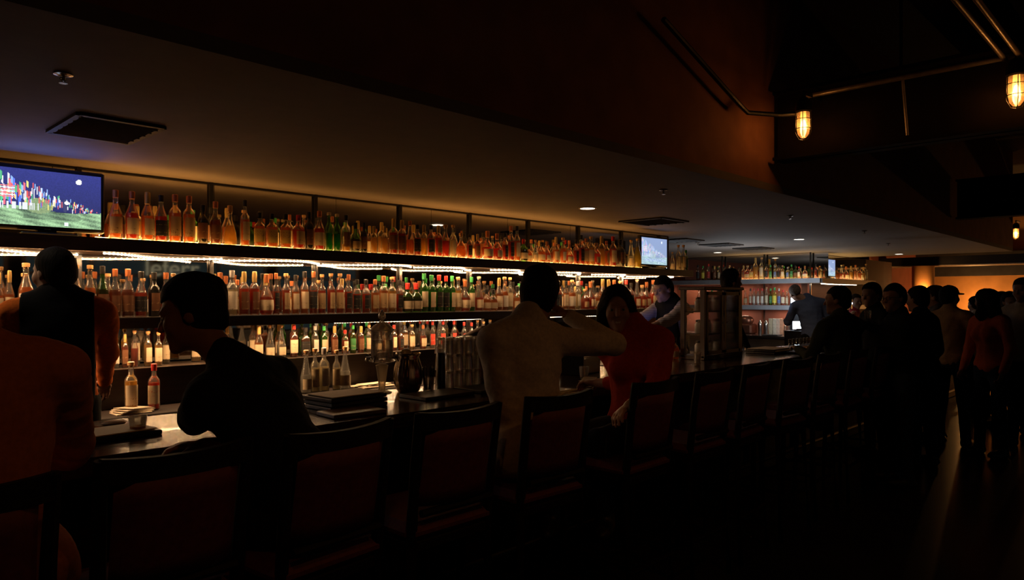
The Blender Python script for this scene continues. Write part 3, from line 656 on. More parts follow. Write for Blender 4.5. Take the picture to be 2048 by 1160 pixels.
lowr = [(-2, 545, 'sC'), (19, 541, 'sC'), (52, 526, 'sW'), (151, 529, 'sW'), (180, 530, 'sW'), (205, 532, 'sG'), (230, 538, 'sB'), (256, 538, 'sB'), (282, 543, 'sK'), (308, 545, 'rD'), (332, 545, 'sR'), (440, 545, 'sA'),
        (464, 541, 'rW'), (488, 543, 'rR'), (509, 543, 'rR'), (533, 548, 'oR'), (552, 546, 'tK'), (572, 547, 'tR'), (591, 550, 'tA'), (609, 543, 'tA'), (627, 543, 'tK'), (644, 549, 'tR'), (662, 547, 'tR'), (680, 547, 'tR'), (697, 549, 'tK'),
        (714, 559, 'rK'), (732, 559, 'rK'), (750, 559, 'rA'), (767, 552, 'rA'), (784, 554, 'rC'), (799, 560, 'rK'), (815, 566, 'fG'), (832, 566, 'fG'), (848, 547, 'rG'), (863, 550, 'rG'), (878, 550, 'rH'), (892, 552, 'rH'), (904, 552, 'rG'),
        (916, 554, 'rC'), (930, 560, 'oR'), (943, 554, 'rG'), (958, 553, 'nC'), (973, 578, 'fA'), (986, 578, 'fA'), (998, 556, 'sC'), (1009, 554, 'sW'), (1020, 555, 'tC'), (1034, 572, 'fA'), (1048, 560, 'rA'), (1060, 560, 'rC'), (1074, 560, 'sA'), (1088, 560, 'rK'), (1102, 560, 'rA'), (1117, 562, 'rK'),
        (1132, 562, 'tA'), (1144, 560, 'sW'), (1155, 563, 'rW'), (1170, 578, 'fR'), (1181, 563, 'oR'), (1194, 575, 'fA'), (1205, 558, 'sC'), (1217, 559, 'sC'), (1228, 560, 'sA'), (1240, 562, 'rC'), (1252, 560, 'wR'), (1262, 566, 'rK'), (1274, 558, 'nC'), (1284, 570, 'fR'), (1293, 564, 'oR'), (1306, 560, 'sR')]
shelf_row(lowr, 5.075, LO, 'lower shelf', '', 'bottles along the front of the lower shelf')
fill_row(.9, 7.4, .21, 5.22, LO, .25, .30, ['sC', 'tC', 'sA', 'rC', 'tA', 'sW', 'rG'], 'lower shelf', 'back row, ', 'bottles at the back of the lower shelf', 9)
bot = [(212, 700, 'nC'), (233, 664, 'tW'), (250, 668, 'rR'), (269, 660, 'sN'), (296, 662, 'rC'), (317, 664, 'rC'), (518, 652, 'sC'), (540, 650, 'nW'), (563, 650, 'nW'), (588, 649, 'wR'), (611, 655, 'qK'), (630, 651, 'rW'), (648, 652, 'rG'), (669, 652, 'rR'),
       (690, 660, 'wR'), (706, 650, 'xG'), (722, 652, 'rR'), (738, 650, 'tC'), (756, 652, 'nW'), (772, 652, 'sC'), (788, 650, 'wR'), (802, 656, 'rK'), (824, 649, 'rC'), (846, 650, 'sR'), (865, 642, 'xR'), (886, 641, 'xR'), (908, 641, 'xR'), (928, 644, 'xR'), (943, 645, 'tW'),
       (955, 640, 'tC'), (967, 643, 'tC'), (980, 639, 'tC'), (998, 644, 'oR')]
shelf_row(bot, 5.09, TH, 'riser', '', 'bottles on the riser under the lower shelf')
fill_row(1.55, 4.5, .20, 5.22, TH, .24, .29, ['sC', 'tC', 'rC', 'tA', 'nW', 'xG'], 'riser', 'back row, ', 'bottles at the back of the riser', 19)
# bottles standing on the back counter in front of the riser
for i, (px, pt, k) in enumerate(((612, 700, 'nW'), (630, 692, 'tC'), (648, 686, 'rW'), (673, 700, 'tC'), (690, 688, 'nW'))):
    X, f = px2(px, 4.82); h = CAM_Z - (pt - HZ) / F_PX * f - .90
    bottle(X, 4.82, .90, min(max(h, .24), .33), *KIND[k], btext(k, '%s on the back counter beside the folded cloth' % ORD[i + 1]), 'bottles standing on the back counter')
bottle(*[c for c in (px2(262, 4.82)[0], 4.82, .90)], .31, *KIND['rC'], btext('rC', 'alone on the back counter behind the dark vest'), 'bottles standing on the back counter')
bottle(px2(308, 4.8)[0], 4.8, .90, .29, *KIND['wR'], btext('wR', 'on the back counter beside the leaning head'), 'bottles standing on the back counter')
# tall bottles and dark decanters at the end of the upper shelf, round the second television
X, f = px2(1240, 5.06); bottle(X, 5.06, UP, .33, 'square', 'dark', None, 0, 'brown', 'black', 'big dark square bottle before the second television on the upper shelf', 'bottles at the end of the upper shelf', wx=1.25)
X, f = px2(1262, 5.08); bottle(X, 5.08, UP, .34, *KIND['nW'], 'tall clear cone bottle next to the big dark square one, upper shelf', 'bottles at the end of the upper shelf')
X, f = px2(1275, 5.03); bottle(X, 5.03, UP, .36, *KIND['nY'], 'tall yellow cone bottle touching the side of the second television', 'bottles at the end of the upper shelf')
for i, (px, pt, k) in enumerate(((1345, 504, 'nW'), (1357, 490, 'tC'), (1367, 490, 'tC'), (1372, 500, 'xG'))):
    X, f = px2(px, 5.06); h = CAM_Z - (pt - HZ) / F_PX * f - UP
    bottle(X, 5.06, UP, min(.36, h), *KIND[k], btext(k, '%s beyond the second television, upper shelf' % ORD[i + 1]), 'bottles at the end of the upper shelf')
# return wall
def return_row(items, z, word, group):
    for i, (px, pt, k) in enumerate(items):
        p = atx(px, pt, 13.42); h = p.z - z
        bottle(13.42, p.y, z, min(max(h, .22), .42), *KIND[k], btext(k, '%s on the %s' % (ORD[i + 1], word)), group, rz=rnd.uniform(-.3, .3) - math.pi / 2)
kr = ['sK', 'yY', 'wR', 'rR', 'tC', 'rK', 'rG', 'sA', 'rC', 'rW', 'tA']
ru = [(1396, 530, 'rK'), (1406, 532, 'yY'), (1417, 528, 'xR'), (1429, 532, 'rR'), (1438, 532, 'tC'), (1449, 533, 'rK'), (1459, 531, 'rC')] + \
     [(1487 + 8.1 * i, 531, k) for i, k in enumerate(['rR', 'fR', 'qA'])] + [(1511, 513, 'rN'), (1523, 514, 'tC'), (1533, 528, 'rK'), (1541, 530, 'xG'), (1550, 531, 'wB'), (1557, 530, 'rK'), (1565, 531, 'rC'), (1575, 534, 'wB'), (1583, 529, 'xG'), (1591, 531, 'sG'), (1598, 533, 'wR'), (1610, 532, 'oR')]
return_row(ru, UP, 'upper return shelf', 'bottles on the upper return shelf')
rl = [(1491, 580, 'sA'), (1501, 577, 'wT'), (1508, 577, 'tW'), (1516, 577, 'tW'), (1524, 577, 'tW'), (1533, 574, 'tC'), (1541, 577, 'xG'), (1549, 575, 'yY'), (1558, 577, 'wB'), (1566, 580, 'wR'), (1574, 582, 'tC'), (1398, 578, 'sA'), (1410, 578, 'rC'), (1424, 578, 'rG')]
return_row(rl, LO, 'lower return shelf', 'bottles on the lower return shelf')
for i, (px, pt, k) in enumerate(((1632, 528, 'rK'), (1640, 532, 'rC'), (1683, 530, 'nC'), (1692, 533, 'oR'), (1702, 532, 'rN'), (1711, 530, 'rA'), (1719, 533, 'fA'), (1727, 534, 'rN'), (1732, 522, 'tC'))):
    X, f = px2(px, 5.19); h = CAM_Z - (pt - HZ) / F_PX * f - UP
    bottle(X, 5.19, UP, min(max(h, .22), .36), *KIND[k], btext(k, '%s on the end shelf by the third television' % ORD[i + 1]), 'bottles on the far end shelf')
print('bottles', NB)

# ================================================================== THINGS ON THE BAR AND COUNTERS
TOPZ = 1.07
clr = glassy('clear glassware', (.97, .95, .91), .10, .58, .04, (.9, .8, .65))
thick = glassy('thick glass base', (.80, .76, .68), .55, .5, .05, (1, .86, .62))
def glass_tumbler(loc, r=.036, h=.098, label='', group=None, inv=False):
    t = thing('glass', label, 'glass', loc, group=group)
    p = [(r * .70, 0), (r * .76, .010), (r, h), (r - .0022, h), (r * .70, .018), (.001, .016)]
    if inv: p = [(q[0], h - q[1]) for q in p][::-1]
    MB().lathe(p, 18, cap=False).obj('bowl', clr, t, smooth=True); z0_ = 0 if not inv else h; sg_ = 1 if not inv else -1; MB().lathe([(.001, z0_), (r * .69, z0_ + sg_ * .001), (r * .74, z0_ + sg_ * .016), (.001, z0_ + sg_ * .014)], 18, cap=False).obj('foot', thick, t, smooth=True)
    return t
# stacked tumblers in a block on the service side of the bar
g0 = at(912, 770, 3.33); gi = 0
tags3 = ('bottom', 'middle', 'top'); colw = ('nearest the shaker tin', 'second from the shaker tin', 'third from the shaker tin', 'farthest from the shaker tin')
for tier in range(3):
    for c in range(4):
        for rw in range(2):
            glass_tumbler((g0.x - .11 + c * .078, 3.27 + rw * .078, TOPZ + tier * .100), label='upturned tumbler, %s tier, %s row, %s' % (tags3[tier], ('front', 'rear')[rw], colw[3 - c]), group='upturned tumblers stacked on the bar', inv=True)
# absinthe fountain
p = at(764, 776, 3.36)
ft = thing('absinthe_fountain', 'glass fountain with domed lid and ball finial standing on the bar', 'fountain', (p.x, 3.36, TOPZ))
MB().lathe([(.058, 0), (.055, .006), (.020, .016), (.018, .03), (.030, .12), (.036, .155), (.014, .165)], 24).obj('stem', glassy('frosted fountain glass', (.85, .78, .66), .6, .4, .1, (.75, .62, .45)), ft, smooth=True)
MB().lathe([(.030, .168), (.072, .176), (.075, .182), (.060, .19), (.062, .20), (.062, .345), (.066, .35)], 28, cap=False).obj('reservoir', glassy('cut reservoir glass', (.96, .93, .88), .16, .6, .05, (.8, .68, .55)), ft, smooth=True)
MB().lathe([(.060, .19), (.058, .30), (.001, .30)], 24).obj('water', glassy('water', (.97, .95, .92), .08, .3, .03, (.8, .7, .6)), ft, smooth=True)
ld = MB().lathe([(.068, .352), (.070, .358), (.064, .364), (.050, .378), (.022, .396), (.008, .408), (.006, .414)], 26).obj('lid', glassy('lid glass', (.93, .88, .80), .4, .6, .08, (.8, .66, .5)), ft, smooth=True)
MB().ball((0, 0, .434), (.022, .022, .024), 18, 12).obj('finial', glassy('finial glass', (.8, .72, .62), .35, .6, .05, (.8, .66, .5)), ld, smooth=True)
MB().ball((0, 0, .462), (.009, .009, .008), 12, 8).obj('finial_tip', chrome, ld, smooth=True)
for k in range(4):
    a = k * math.pi / 2 + .5; tp = MB().tube([(.055 * math.cos(a), .055 * math.sin(a), .20), (.095 * math.cos(a), .095 * math.sin(a), .198), (.10 * math.cos(a), .10 * math.sin(a), .178)], .0065, 8)
    tp.box((.09 * math.cos(a), .09 * math.sin(a), .211), (.02, .008, .012), rz=a); tp.obj('tap', chrome, ft, smooth=True)
# fluted steel pitcher
p = at(812, 778, 3.30)
pt = thing('pitcher', 'fluted steel wine cooler with a flared rim on the bar', 'pitcher', (p.x, 3.28, TOPZ))
m = MB(); prof = [(.052, 0), (.062, .006), (.078, .05), (.083, .09), (.078, .14), (.064, .185), (.060, .20), (.072, .222), (.070, .222), (.058, .20), (.060, .18)]; n = 64; vs = []
for r0, z in prof:
    fl = .045 if .01 < z < .19 else 0
    for i in range(n): a = 2 * math.pi * i / n; r_ = r0 * (1 + fl * abs(math.sin(a * 8)) - fl / 2); vs.append((r_ * math.cos(a), r_ * math.sin(a), z))
m.add(vs, [(k * n + i, k * n + (i + 1) % n, k * n + n + (i + 1) % n, k * n + n + i) for k in range(len(prof) - 1) for i in range(n)] + [tuple(range(n - 1, -1, -1))])
m.obj('body', pm('warm steel', (.62, .50, .38), .2, metal=1.0), pt, smooth='all')
MB().ball((-.015, 0, .225), (.034, .034, .022), 14, 8).obj('bottle_shoulder', glassy('cooled bottle glass', (.7, .6, .45), .4, .4, .08, (.6, .45, .25)), pt, smooth=True)
# straws in a glass, dark bottle cooler, small jigger
p = at(857, 772, 3.20)
st = thing('straw_holder', 'small glass full of black straws between pitcher and tumblers', 'holder', (p.x, 3.20, TOPZ))
MB().lathe([(.028, 0), (.030, .006), (.034, .085), (.032, .085), (.026, .01), (.001, .008)], 18, cap=False).obj('cup', clr, st, smooth=True)
for k in range(16):
    a = rnd.uniform(0, 6.28); q = rnd.uniform(0, .02); b2 = a + rnd.uniform(-.5, .5); l = rnd.uniform(.03, .045)
    MB().tube([(q * math.cos(a), q * math.sin(a), .012), (l * math.cos(b2), l * math.sin(b2), rnd.uniform(.125, .145))], .003, 5).obj('straw', plast, st)
p = at(882, 773, 3.20)
tag(MB().lathe([(.025, 0), (.026, .006), (.026, .212), (.023, .216), (.023, .20), (.001, .20)], 22).obj('canister', plast, smooth=True), 'tall matt black canister standing in front of the tumblers', 'canister').location = (p.x, 3.20, TOPZ)
p = at(972, 771, 3.22)
t = thing('shaker_tin', 'copper cocktail shaker tin at the end of the tumblers', 'shaker', (p.x, 3.22, TOPZ))
MB().lathe([(.033, 0), (.034, .004), (.045, .178), (.046, .18), (.043, .178), (.032, .008), (.001, .006)], 24, cap=False).obj('cup', pm('tin with copper wash', (.55, .30, .17), .22, metal=1), t, smooth=True)
p = at(962, 765, 3.05)
# order terminal with sloped lid behind the shirt
p = at(985, 668, 3.55)
t = thing('order_terminal', 'boxy order terminal with a pale sloping top between tumblers and white shirt', 'terminal', (p.x + .02, 3.64, .86), .0)
MB().box((0, 0, .22), (.32, .22, .44), bev=.015).obj('body', plast, t)
MB().box((0, -.01, .50), (.36, .30, .022), rx=-.35, bev=.006).obj('lid', pm('beige plastic', (.42, .32, .24), .5), t)
MB().box((0, -.125, .33), (.24, .012, .15), bev=.004).obj('display', pm('dark display', (.03, .035, .05), .15), t)
# menus, trays, papers
def menu(loc, sx, sy, n, label, rz=0.0, page=True, cover=leather):
    t = thing('menu', label, 'menu', loc, rz, 'menu books on the bar')
    for k in range(n): MB().box((.004 * (k % 2), .003 * (k % 3), .010 + k * .021), (sx, sy, .018), rz=.02 * (k % 3 - 1), bev=.003).obj('cover', cover, t)
    if page: MB().box((0, 0, n * .021 + .003), (sx - .03, sy - .03, .004)).obj('page', paper, t)
    return t
p = at(700, 806, 3.02); menu((p.x, 3.06, TOPZ), .33, .25, 3, 'thick stack of black menus with a tan top sheet, beside the fountain', .04)
p = at(705, 826, 2.84); menu((p.x - .01, 2.83, TOPZ), .27, .17, 1, 'thin dark menu lying in front of the thick stack', -.05, False, pm('brown menu leather', (.10, .05, .03), .4, bump=.1))
p = at(880, 792, 3.0); menu((p.x, 3.02, TOPZ), .36, .22, 1, 'flat black menu tray below the steel pitcher', .05, False)
p = at(962, 778, 3.0); menu((p.x + .03, 3.02, TOPZ), .24, .24, 1, 'black menu beside the elbow of the white shirt', .0, False)
p = at(232, 858, 3.02); menu((p.x, 3.04, TOPZ), .27, .22, 1, 'open menu with a pale page in front of the brown-shirted customer', .1)
p = at(1540, 700, 3.05); menu((p.x + .1, 3.1, TOPZ), .42, .30, 2, 'menus stacked on the bar past the display cabinet', 0)
p = at(1590, 712, 2.9); menu((p.x, 2.88, TOPZ), .26, .18, 1, 'single menu near the elbow of the green jacket', .1, False)
p = at(225, 825, 3.3)
t = thing('plate', 'dark oval plate on the bar behind the open menu', 'plate', (p.x, 3.28, TOPZ)); MB().lathe([(.05, 0), (.055, .004), (.11, .014), (.115, .016), (.108, .016), (.05, .007), (.001, .006)], 28, cap=False, ey=.8).obj('dish', pm('dark glazed plate', (.16, .13, .10), .2), t, smooth=True)
MB().ball((0, 0, .014), (.05, .035, .010), 12, 6).obj('snack', pm('fried snack', (.4, .2, .08), .6, bump=.4), t, smooth=True)
p = at(283, 852, 2.96)
gt = glass_tumbler((p.x + .0, 3.0, TOPZ), .034, .075, 'short whisky glass catching the light beside the leaning man')
MB().lathe([(.026, .012), (.029, .035), (.001, .035)], 16).obj('drink', liq_of('amber'), gt)
# white papers / cloths
p = at(262, 800, 4.75)
t = thing('paper_stack', 'rumpled white papers on the back counter behind the dark vest', 'papers', (p.x, 4.75, .90))
for k in range(4): MB().box((.01 * k, .008 * k, .004 + k * .008), (.20, .14, .005), rz=.2 * k, ry=.03 * k).obj('sheet', paper, t)
p = at(728, 755, 4.78)
t = thing('folded_cloth', 'cream folded cloth on the back counter beside the standing bottles', 'cloth', (p.x + .08, 4.78, .90))
MB().box((0, 0, .008), (.30, .20, .014), bev=.006).box((.02, .01, .020), (.24, .16, .010), rz=.1, bev=.004).obj('folds', paper, t)
MB().tube([(.02, -.08, .03), (-.16, -.06, .022), (-.20, -.05, .018)], .005, 6).obj('spoon', chrome, t)
cx_ = at(283, 700, 4.85)
# display cabinet on the bar
p = at(1404, 706, 3.25)
cb = thing('display_cabinet', 'reddish wooden display cabinet with glass doors standing on the bar', 'cabinet', (5.96, 3.22, TOPZ))
W_, D_, H_ = .70, .234, .64
MB().box((0, 0, .02), (W_, D_, .04), bev=.005).obj('base', cabwood, cb); MB().box((0, 0, H_ - .015), (W_ + .03, D_ + .03, .03), bev=.006).obj('top', cabwood, cb)
for sx in (-1, 1):
    for sy in (-1, 1): MB().box((sx * (W_ / 2 - .02), sy * (D_ / 2 - .02), H_ / 2), (.04, .04, H_ - .04)).obj('post', cabwood, cb)
gl = glassy('cabinet glass', (.94, .93, .92), 0, .30, .02)
for i, sx in enumerate((-.16, .16)):
    d = MB(); w2 = .29
    d.box((sx, -D_ / 2 + .006, .06), (w2, .016, .03)).box((sx, -D_ / 2 + .006, H_ - .06), (w2, .016, .03))
    for q in (-1, 1): d.box((sx + q * (w2 / 2 - .012), -D_ / 2 + .006, H_ / 2), (.024, .016, H_ - .1))
    d = d.obj('door', cabwood, cb); MB().box((sx, -D_ / 2 + .006, H_ / 2), (w2 - .04, .004, H_ - .14)).obj('pane', gl, d)
    MB().ball((sx * .25, -D_ / 2 - .01, H_ / 2), .008).obj('knob', chrome, d)
MB().box((-W_ / 2 + .01, 0, H_ / 2), (.004, D_ - .08, H_ - .1)).obj('end_pane', gl, cb); MB().box((W_ / 2 - .01, 0, H_ / 2), (.004, D_ - .08, H_ - .1)).obj('end_pane', gl, cb)
for z in (.22, .42): MB().box((0, 0, z), (W_ - .05, D_ - .05, .012)).obj('shelf', cabwood, cb)
wht = pm('white ceramic', (.75, .74, .72), .3)
k_ = 0
for z, wd in ((.04, 'bottom'), (.226, 'middle'), (.426, 'top')):
    for j, xx in enumerate((-.21, -.05, .12, .23)):
        t = thing('jar', 'white jar on the %s shelf of the cabinet, %s from its near end' % (wd, ORD[j + 1]), 'jar', (5.96 + xx, 3.235, TOPZ + z), group='jars in the display cabinet')
        MB().lathe([(.03, 0), (.036, .01), (.036, .08), (.024, .095), (.024, .10)], 16).obj('body', wht, t, smooth=True); MB().lathe([(.027, .10), (.027, .118), (.01, .122)], 14).obj('lid', blackm, t, smooth=True)
# salt-shaker-like small bottle by the bartender
p = at(1361, 700, 3.3); bottle(p.x, 3.36, TOPZ, .19, *KIND['fA'], 'small clear flask bottle on the bar just before the display cabinet', 'bottles on the bar')
# far station: glassware, boxes, terminal screens
whitem = em('terminal screen light', (.72, .84, 1.0), 14)
def screen(loc, rz, sx, sz, label, s=14, back=True):
    t = thing('order_screen', label, 'screen', loc, rz, 'glowing order screens'); 
    MB().box((0, .012, sz / 2 + .03), (sx + .03, .02, sz + .03), bev=.004).obj('case', plast, t); MB().box((0, 0, sz / 2 + .03), (sx, .003, sz)).obj('display', whitem if s == 14 else em('dim terminal light', (.55, .75, 1.0), s), t)
    MB().box((0, .03, .02), (.10, .08, .04)).obj('foot', plast, t)
p = atx(1596, 600, 13.0); screen((13.0, p.y, 1.42), -2.3 + math.pi / 2, .26, .20, 'round-cornered white order screen glowing beside the blue shirt, upper one')
bx = MB(); bx.box((0, 0, .25), (.18, .18, .50)); tag(bx.obj('terminal_stand', plast), 'black stand under the upper glowing screen', 'stand').location = (13.06, p.y + .05, .92)
p2_ = atx(1598, 640, 12.2); screen((12.2, p2_.y, 1.06), -2.3 + math.pi / 2, .22, .13, 'lower white order screen glowing at the hip of the blue shirt')
tag(MB().box((0, 0, .53), (.3, .3, 1.06)).obj('terminal_stand', plast), 'black stand under the lower glowing screen', 'stand').location = (12.25, p2_.y + .06, 0)
area('terminal_spill', (11.2, 5.6, 1.35), .3, .2, 13, (.88, .94, 1.0), (math.pi, 0, 0))
area('terminal_spill', (12.4, p.y - .05, 1.5), .2, .2, 9, (.78, .88, 1.0), (0, -math.pi / 2, 0))
p = at(14, 645, 4.9); screen((p.x + .05, 4.86, 1.12), -.0, .10, .20, 'small glowing blue screen on the back counter behind the orange sleeve', 4)
tag(MB().box((0, 0, .1), (.12, .12, .20)).obj('terminal_stand', plast), 'small black stand under the blue screen', 'stand').location = (p.x + .05, 4.90, .91)
for i in range(10):
    r_, c_ = divmod(i, 5); p = atx(1573 + c_ * 7, 660, 13.15)
    glass_tumbler((13.1 + .09 * r_, p.y, .92), .032, .10, 'shining tumbler on the return counter, %s row, %s from the boxes' % (('front', 'rear')[r_], ORD[c_ + 1]), 'tumblers on the return counter')
    if r_ == 0: glass_tumbler((13.1, p.y, 1.02), .030, .09, 'shining tumbler stacked on the front row, %s from the boxes' % ORD[c_ + 1], 'tumblers on the return counter', True)
for i, (px, c) in enumerate(((1543, (.62, .50, .32)), (1551, (.70, .58, .42)), (1558, (.72, .50, .36)), (1565, (.70, .33, .18)))):
    p = atx(px, 664, 13.45)
    t = thing('carton', 'tall %s carton on the return counter, %s from the shakers' % (('straw', 'cream', 'peach', 'orange')[i], ORD[i + 1]), 'carton', (13.45, p.y, .92), group='cartons on the return counter')
    MB().box((0, 0, .15), (.10, .068, .30), bev=.003).obj('box', pm('carton %d' % i, c, .6), t); MB().box((0, 0, .302), (.102, .07, .008)).obj('flap', pm('carton %d' % i, c, .6), t)
for i, px in enumerate((1520, 1532)):
    p = atx(px, 664, 13.3); t = thing('shaker_tin', 'tall steel shaker on the return counter, %s of the two' % ('left' if i == 0 else 'right'), 'shaker', (13.3, p.y, .92), group='steel shakers on the return counter')
    MB().lathe([(.034, 0), (.044, .17), (.04, .20), (.03, .235), (.018, .25), (.018, .27), (.005, .275)], 18).obj('cup', chrome, t, smooth=True)
p = atx(1500, 660, 13.2)
t = thing('espresso_machine', 'rounded dark copper machine on the return counter beside the cabinet', 'machine', (13.35, p.y + .16, .92))
MB().box((0, 0, .10), (.30, .36, .20), bev=.03).obj('body', pm('dark copper shell', (.30, .12, .07), .3, metal=.8), t); MB().ball((0, 0, .26), (.13, .16, .10), 18, 10).obj('dome', pm('dark copper shell', (.3, .12, .07), .3, metal=.8), t, smooth=True)
MB().tube([(-.16, .05, .16), (-.24, .05, .15)], .012, 8).obj('handle', plast, t)
p = atx(1543, 676, 12.95); t = thing('tray', 'black tray on the edge of the return counter', 'tray', (12.98, p.y, .92)); MB().box((0, 0, .012), (.22, .30, .02), bev=.006).obj('base', plast, t)
p = at(1540, 690, 3.6)
for i in range(8):
    X = 8.6 + i * .11; tag_ = '%s' % ORD[i + 1]
    t = thing('bottle', 'dark pour bottle in the rail beyond the cabinet, %s from it' % tag_, 'bottle', (X, 3.62, .86), group='pour bottles in the bar rail')
    for nme, me in bottle_meshes('round-shouldered', 'dark', None, 0, 'brown', 'black')[0]: o = ob(nme, me, t); o.scale = (.95, .95, .85)
for i in range(3):
    p = at(1598 + 10 * i, 688, 3.25)
    t = thing('steel_pan', 'shiny steel pan stacked on the bar below the blue shirt, %s one' % ('lowest', 'middle', 'top')[i], 'pan', (9.2, 3.2, TOPZ + i * .05), group='steel pans stacked on the bar')
    MB().lathe([(.11, 0), (.12, .005), (.14, .045), (.155, .048), (.135, .045), (.11, .01), (.001, .008)], 26, cap=False).obj('bowl', chrome, t, smooth=True)
for i, (px, Y, lab) in enumerate(((1395, 2.92, 'tall glass of water on the bar before the display cabinet'), (1690, 2.95, 'drink glass on the bar behind the green jacket'), (1168, 2.95, 'short glass on the bar between the talking couple'))):
    X, f = px2(px, Y); glass_tumbler((X, Y, TOPZ), .033, .11 if i == 0 else .085, lab)

t = thing('added_caddy', 'black napkin caddy added to cover the bar reflection between the talking couple', 'caddy', (4.05, 3.22, TOPZ), .3, 'added napkin caddies')  # caddy added to cover a bright reflection on the bar top
MB().box((0, 0, .008), (.34, .18, .016), bev=.004).obj('base', plast, t)
for sx in (-1, 1): MB().box((sx * .165, 0, .085), (.012, .18, .16), bev=.003).obj('side', plast, t)
MB().box((0, .085, .085), (.33, .01, .16)).obj('back', plast, t); MB().box((0, -.085, .06), (.33, .01, .11)).obj('front', plast, t); MB().box((0, 0, .07), (.30, .14, .10)).obj('napkins', paper, t)
p = at(1178, 768, 2.85); t = thing('receipt', 'white folded receipt on the bar between the talking couple', 'paper', (p.x, 2.86, TOPZ), .4)
MB().box((0, 0, .004), (.12, .09, .002), ry=.05).box((.03, 0, .012), (.08, .09, .002), ry=-.25).obj('sheet', paper, t)

# ================================================================== BAR STOOLS
def make_stool():
    t = thing('bar_stool', 'x', 'stool', (0, 0, 0), group='high-backed bar stools along the bar')
    MB().box((0, 0, .765), (.42, .42, .07), bev=.028).obj('seat', burg, t)
    MB().box((0, 0, .715), (.40, .40, .04), bev=.005).obj('seat_frame', blackwood, t)
    for sx in (-1, 1):
        MB().tube([(sx * .205, .20, 0), (sx * .18, .18, .70)], [.016, .021], 8).obj('leg', blackwood, t, smooth=True)
        MB().tube([(sx * .205, -.22, 0), (sx * .185, -.185, .72), (sx * .19, -.215, 1.0), (sx * .195, -.245, 1.20)], [.016, .021, .019, .017], 8).obj('leg', blackwood, t, smooth=True)
        MB().tube([(sx * .20, -.20, .32), (sx * .20, .19, .32)], .011, 6).obj('stretcher', blackwood, t)
    for y in (-.21, .195): MB().tube([(-.20, y, .28), (.20, y, .28)], .012, 6).obj('stretcher', blackwood, t)
    m = MB(); N = 9; vs = []                                          # bowed crest rail
    for i in range(N):
        q = i / (N - 1) * 2 - 1; y = -.242 - .030 * (1 - q * q); z = 1.175 - .010 * (1 - q * q)
        for dy, dz in ((-.012, -.035), (.012, -.035), (.012, .028), (-.012, .028)): vs.append((q * .195, y + dy, z + dz))
    fs = [(i * 4 + k, i * 4 + (k + 1) % 4, i * 4 + 4 + (k + 1) % 4, i * 4 + 4 + k) for i in range(N - 1) for k in range(4)] + [(3, 2, 1, 0), ((N - 1) * 4, (N - 1) * 4 + 1, (N - 1) * 4 + 2, (N - 1) * 4 + 3)]
    m.add(vs, fs); m.obj('crest_rail', blackwood, t, smooth=True)
    m = MB(); vs = []; M_ = 6
    for j in range(M_):
        zz = .86 + .275 * j / (M_ - 1); yb = -.20 - .045 * j / (M_ - 1)
        for i in range(N):
            q = i / (N - 1) * 2 - 1; vs.append((q * .165, yb - .022 * (1 - q * q) - .022 * (1 - abs(q) ** 6), zz))
    nb = len(vs)
    for j in range(M_):
        zz = .86 + .275 * j / (M_ - 1); yb = -.20 - .045 * j / (M_ - 1)
        for i in range(N):
            q = i / (N - 1) * 2 - 1; vs.append((q * .165, yb + .020 * (1 - abs(q) ** 6), zz))
    fs = []
    for j in range(M_ - 1):
        for i in range(N - 1):
            a = j * N + i; fs.append((a, a + 1, a + N + 1, a + N)); fs.append((nb + a, nb + a + N, nb + a + N + 1, nb + a + 1))
    for i in range(N - 1): fs.append((i, nb + i, nb + i + 1, i + 1)); a = (M_ - 1) * N + i; fs.append((a, a + 1, nb + a + 1, nb + a))
    m.add(vs, fs); m.obj('back_pad', burg, t, smooth='all')
    MB().tube([(-.17, -.225, .84), (.17, -.225, .84)], .014, 6).obj('lower_rail', blackwood, t)
    return t
def copy_thing(root, loc, rz, label):
    r = root.copy(); COL.objects.link(r); r.location = loc; r.rotation_euler = (0, 0, rz); r['label'] = label
    for ch in list(root.children):
        c = ch.copy(); COL.objects.link(c); c.parent = r
    return r
st0 = make_stool()
SEATS = [(.28, 2.16, -.05, 'bar stool under the man in the brown shirt, nearest the viewer'), (.76, 2.22, .05, 'empty bar stool between the brown shirt and the leaning man'), (1.24, 2.20, .10, 'bar stool under the dark leaning man'),
         (1.78, 2.22, .0, 'empty bar stool between the leaning man and the white shirt'), (2.36, 2.22, -.04, 'bar stool under the man in the white shirt'), (3.06, 2.20, .02, 'bar stool under the woman in the red blouse'),
         (3.70, 2.22, .0, 'empty bar stool just past the woman in the red blouse'), (4.26, 2.24, .06, 'empty bar stool, second past the woman in the red blouse'), (4.86, 2.22, -.05, 'empty bar stool, third past the woman in the red blouse'),
         (5.46, 2.24, .0, 'empty bar stool below the display cabinet'), (6.08, 2.24, .05, 'bar stool pushed in just before the green jacket'), (6.72, 2.24, .0, 'bar stool under the man in the green jacket')]
for i, (x, y, rz, lab) in enumerate(SEATS):
    if i == 0: st0.location = (x, y, 0); st0.rotation_euler = (0, 0, rz); st0['label'] = lab
    else: copy_thing(st0, (x, y, 0), rz, lab)

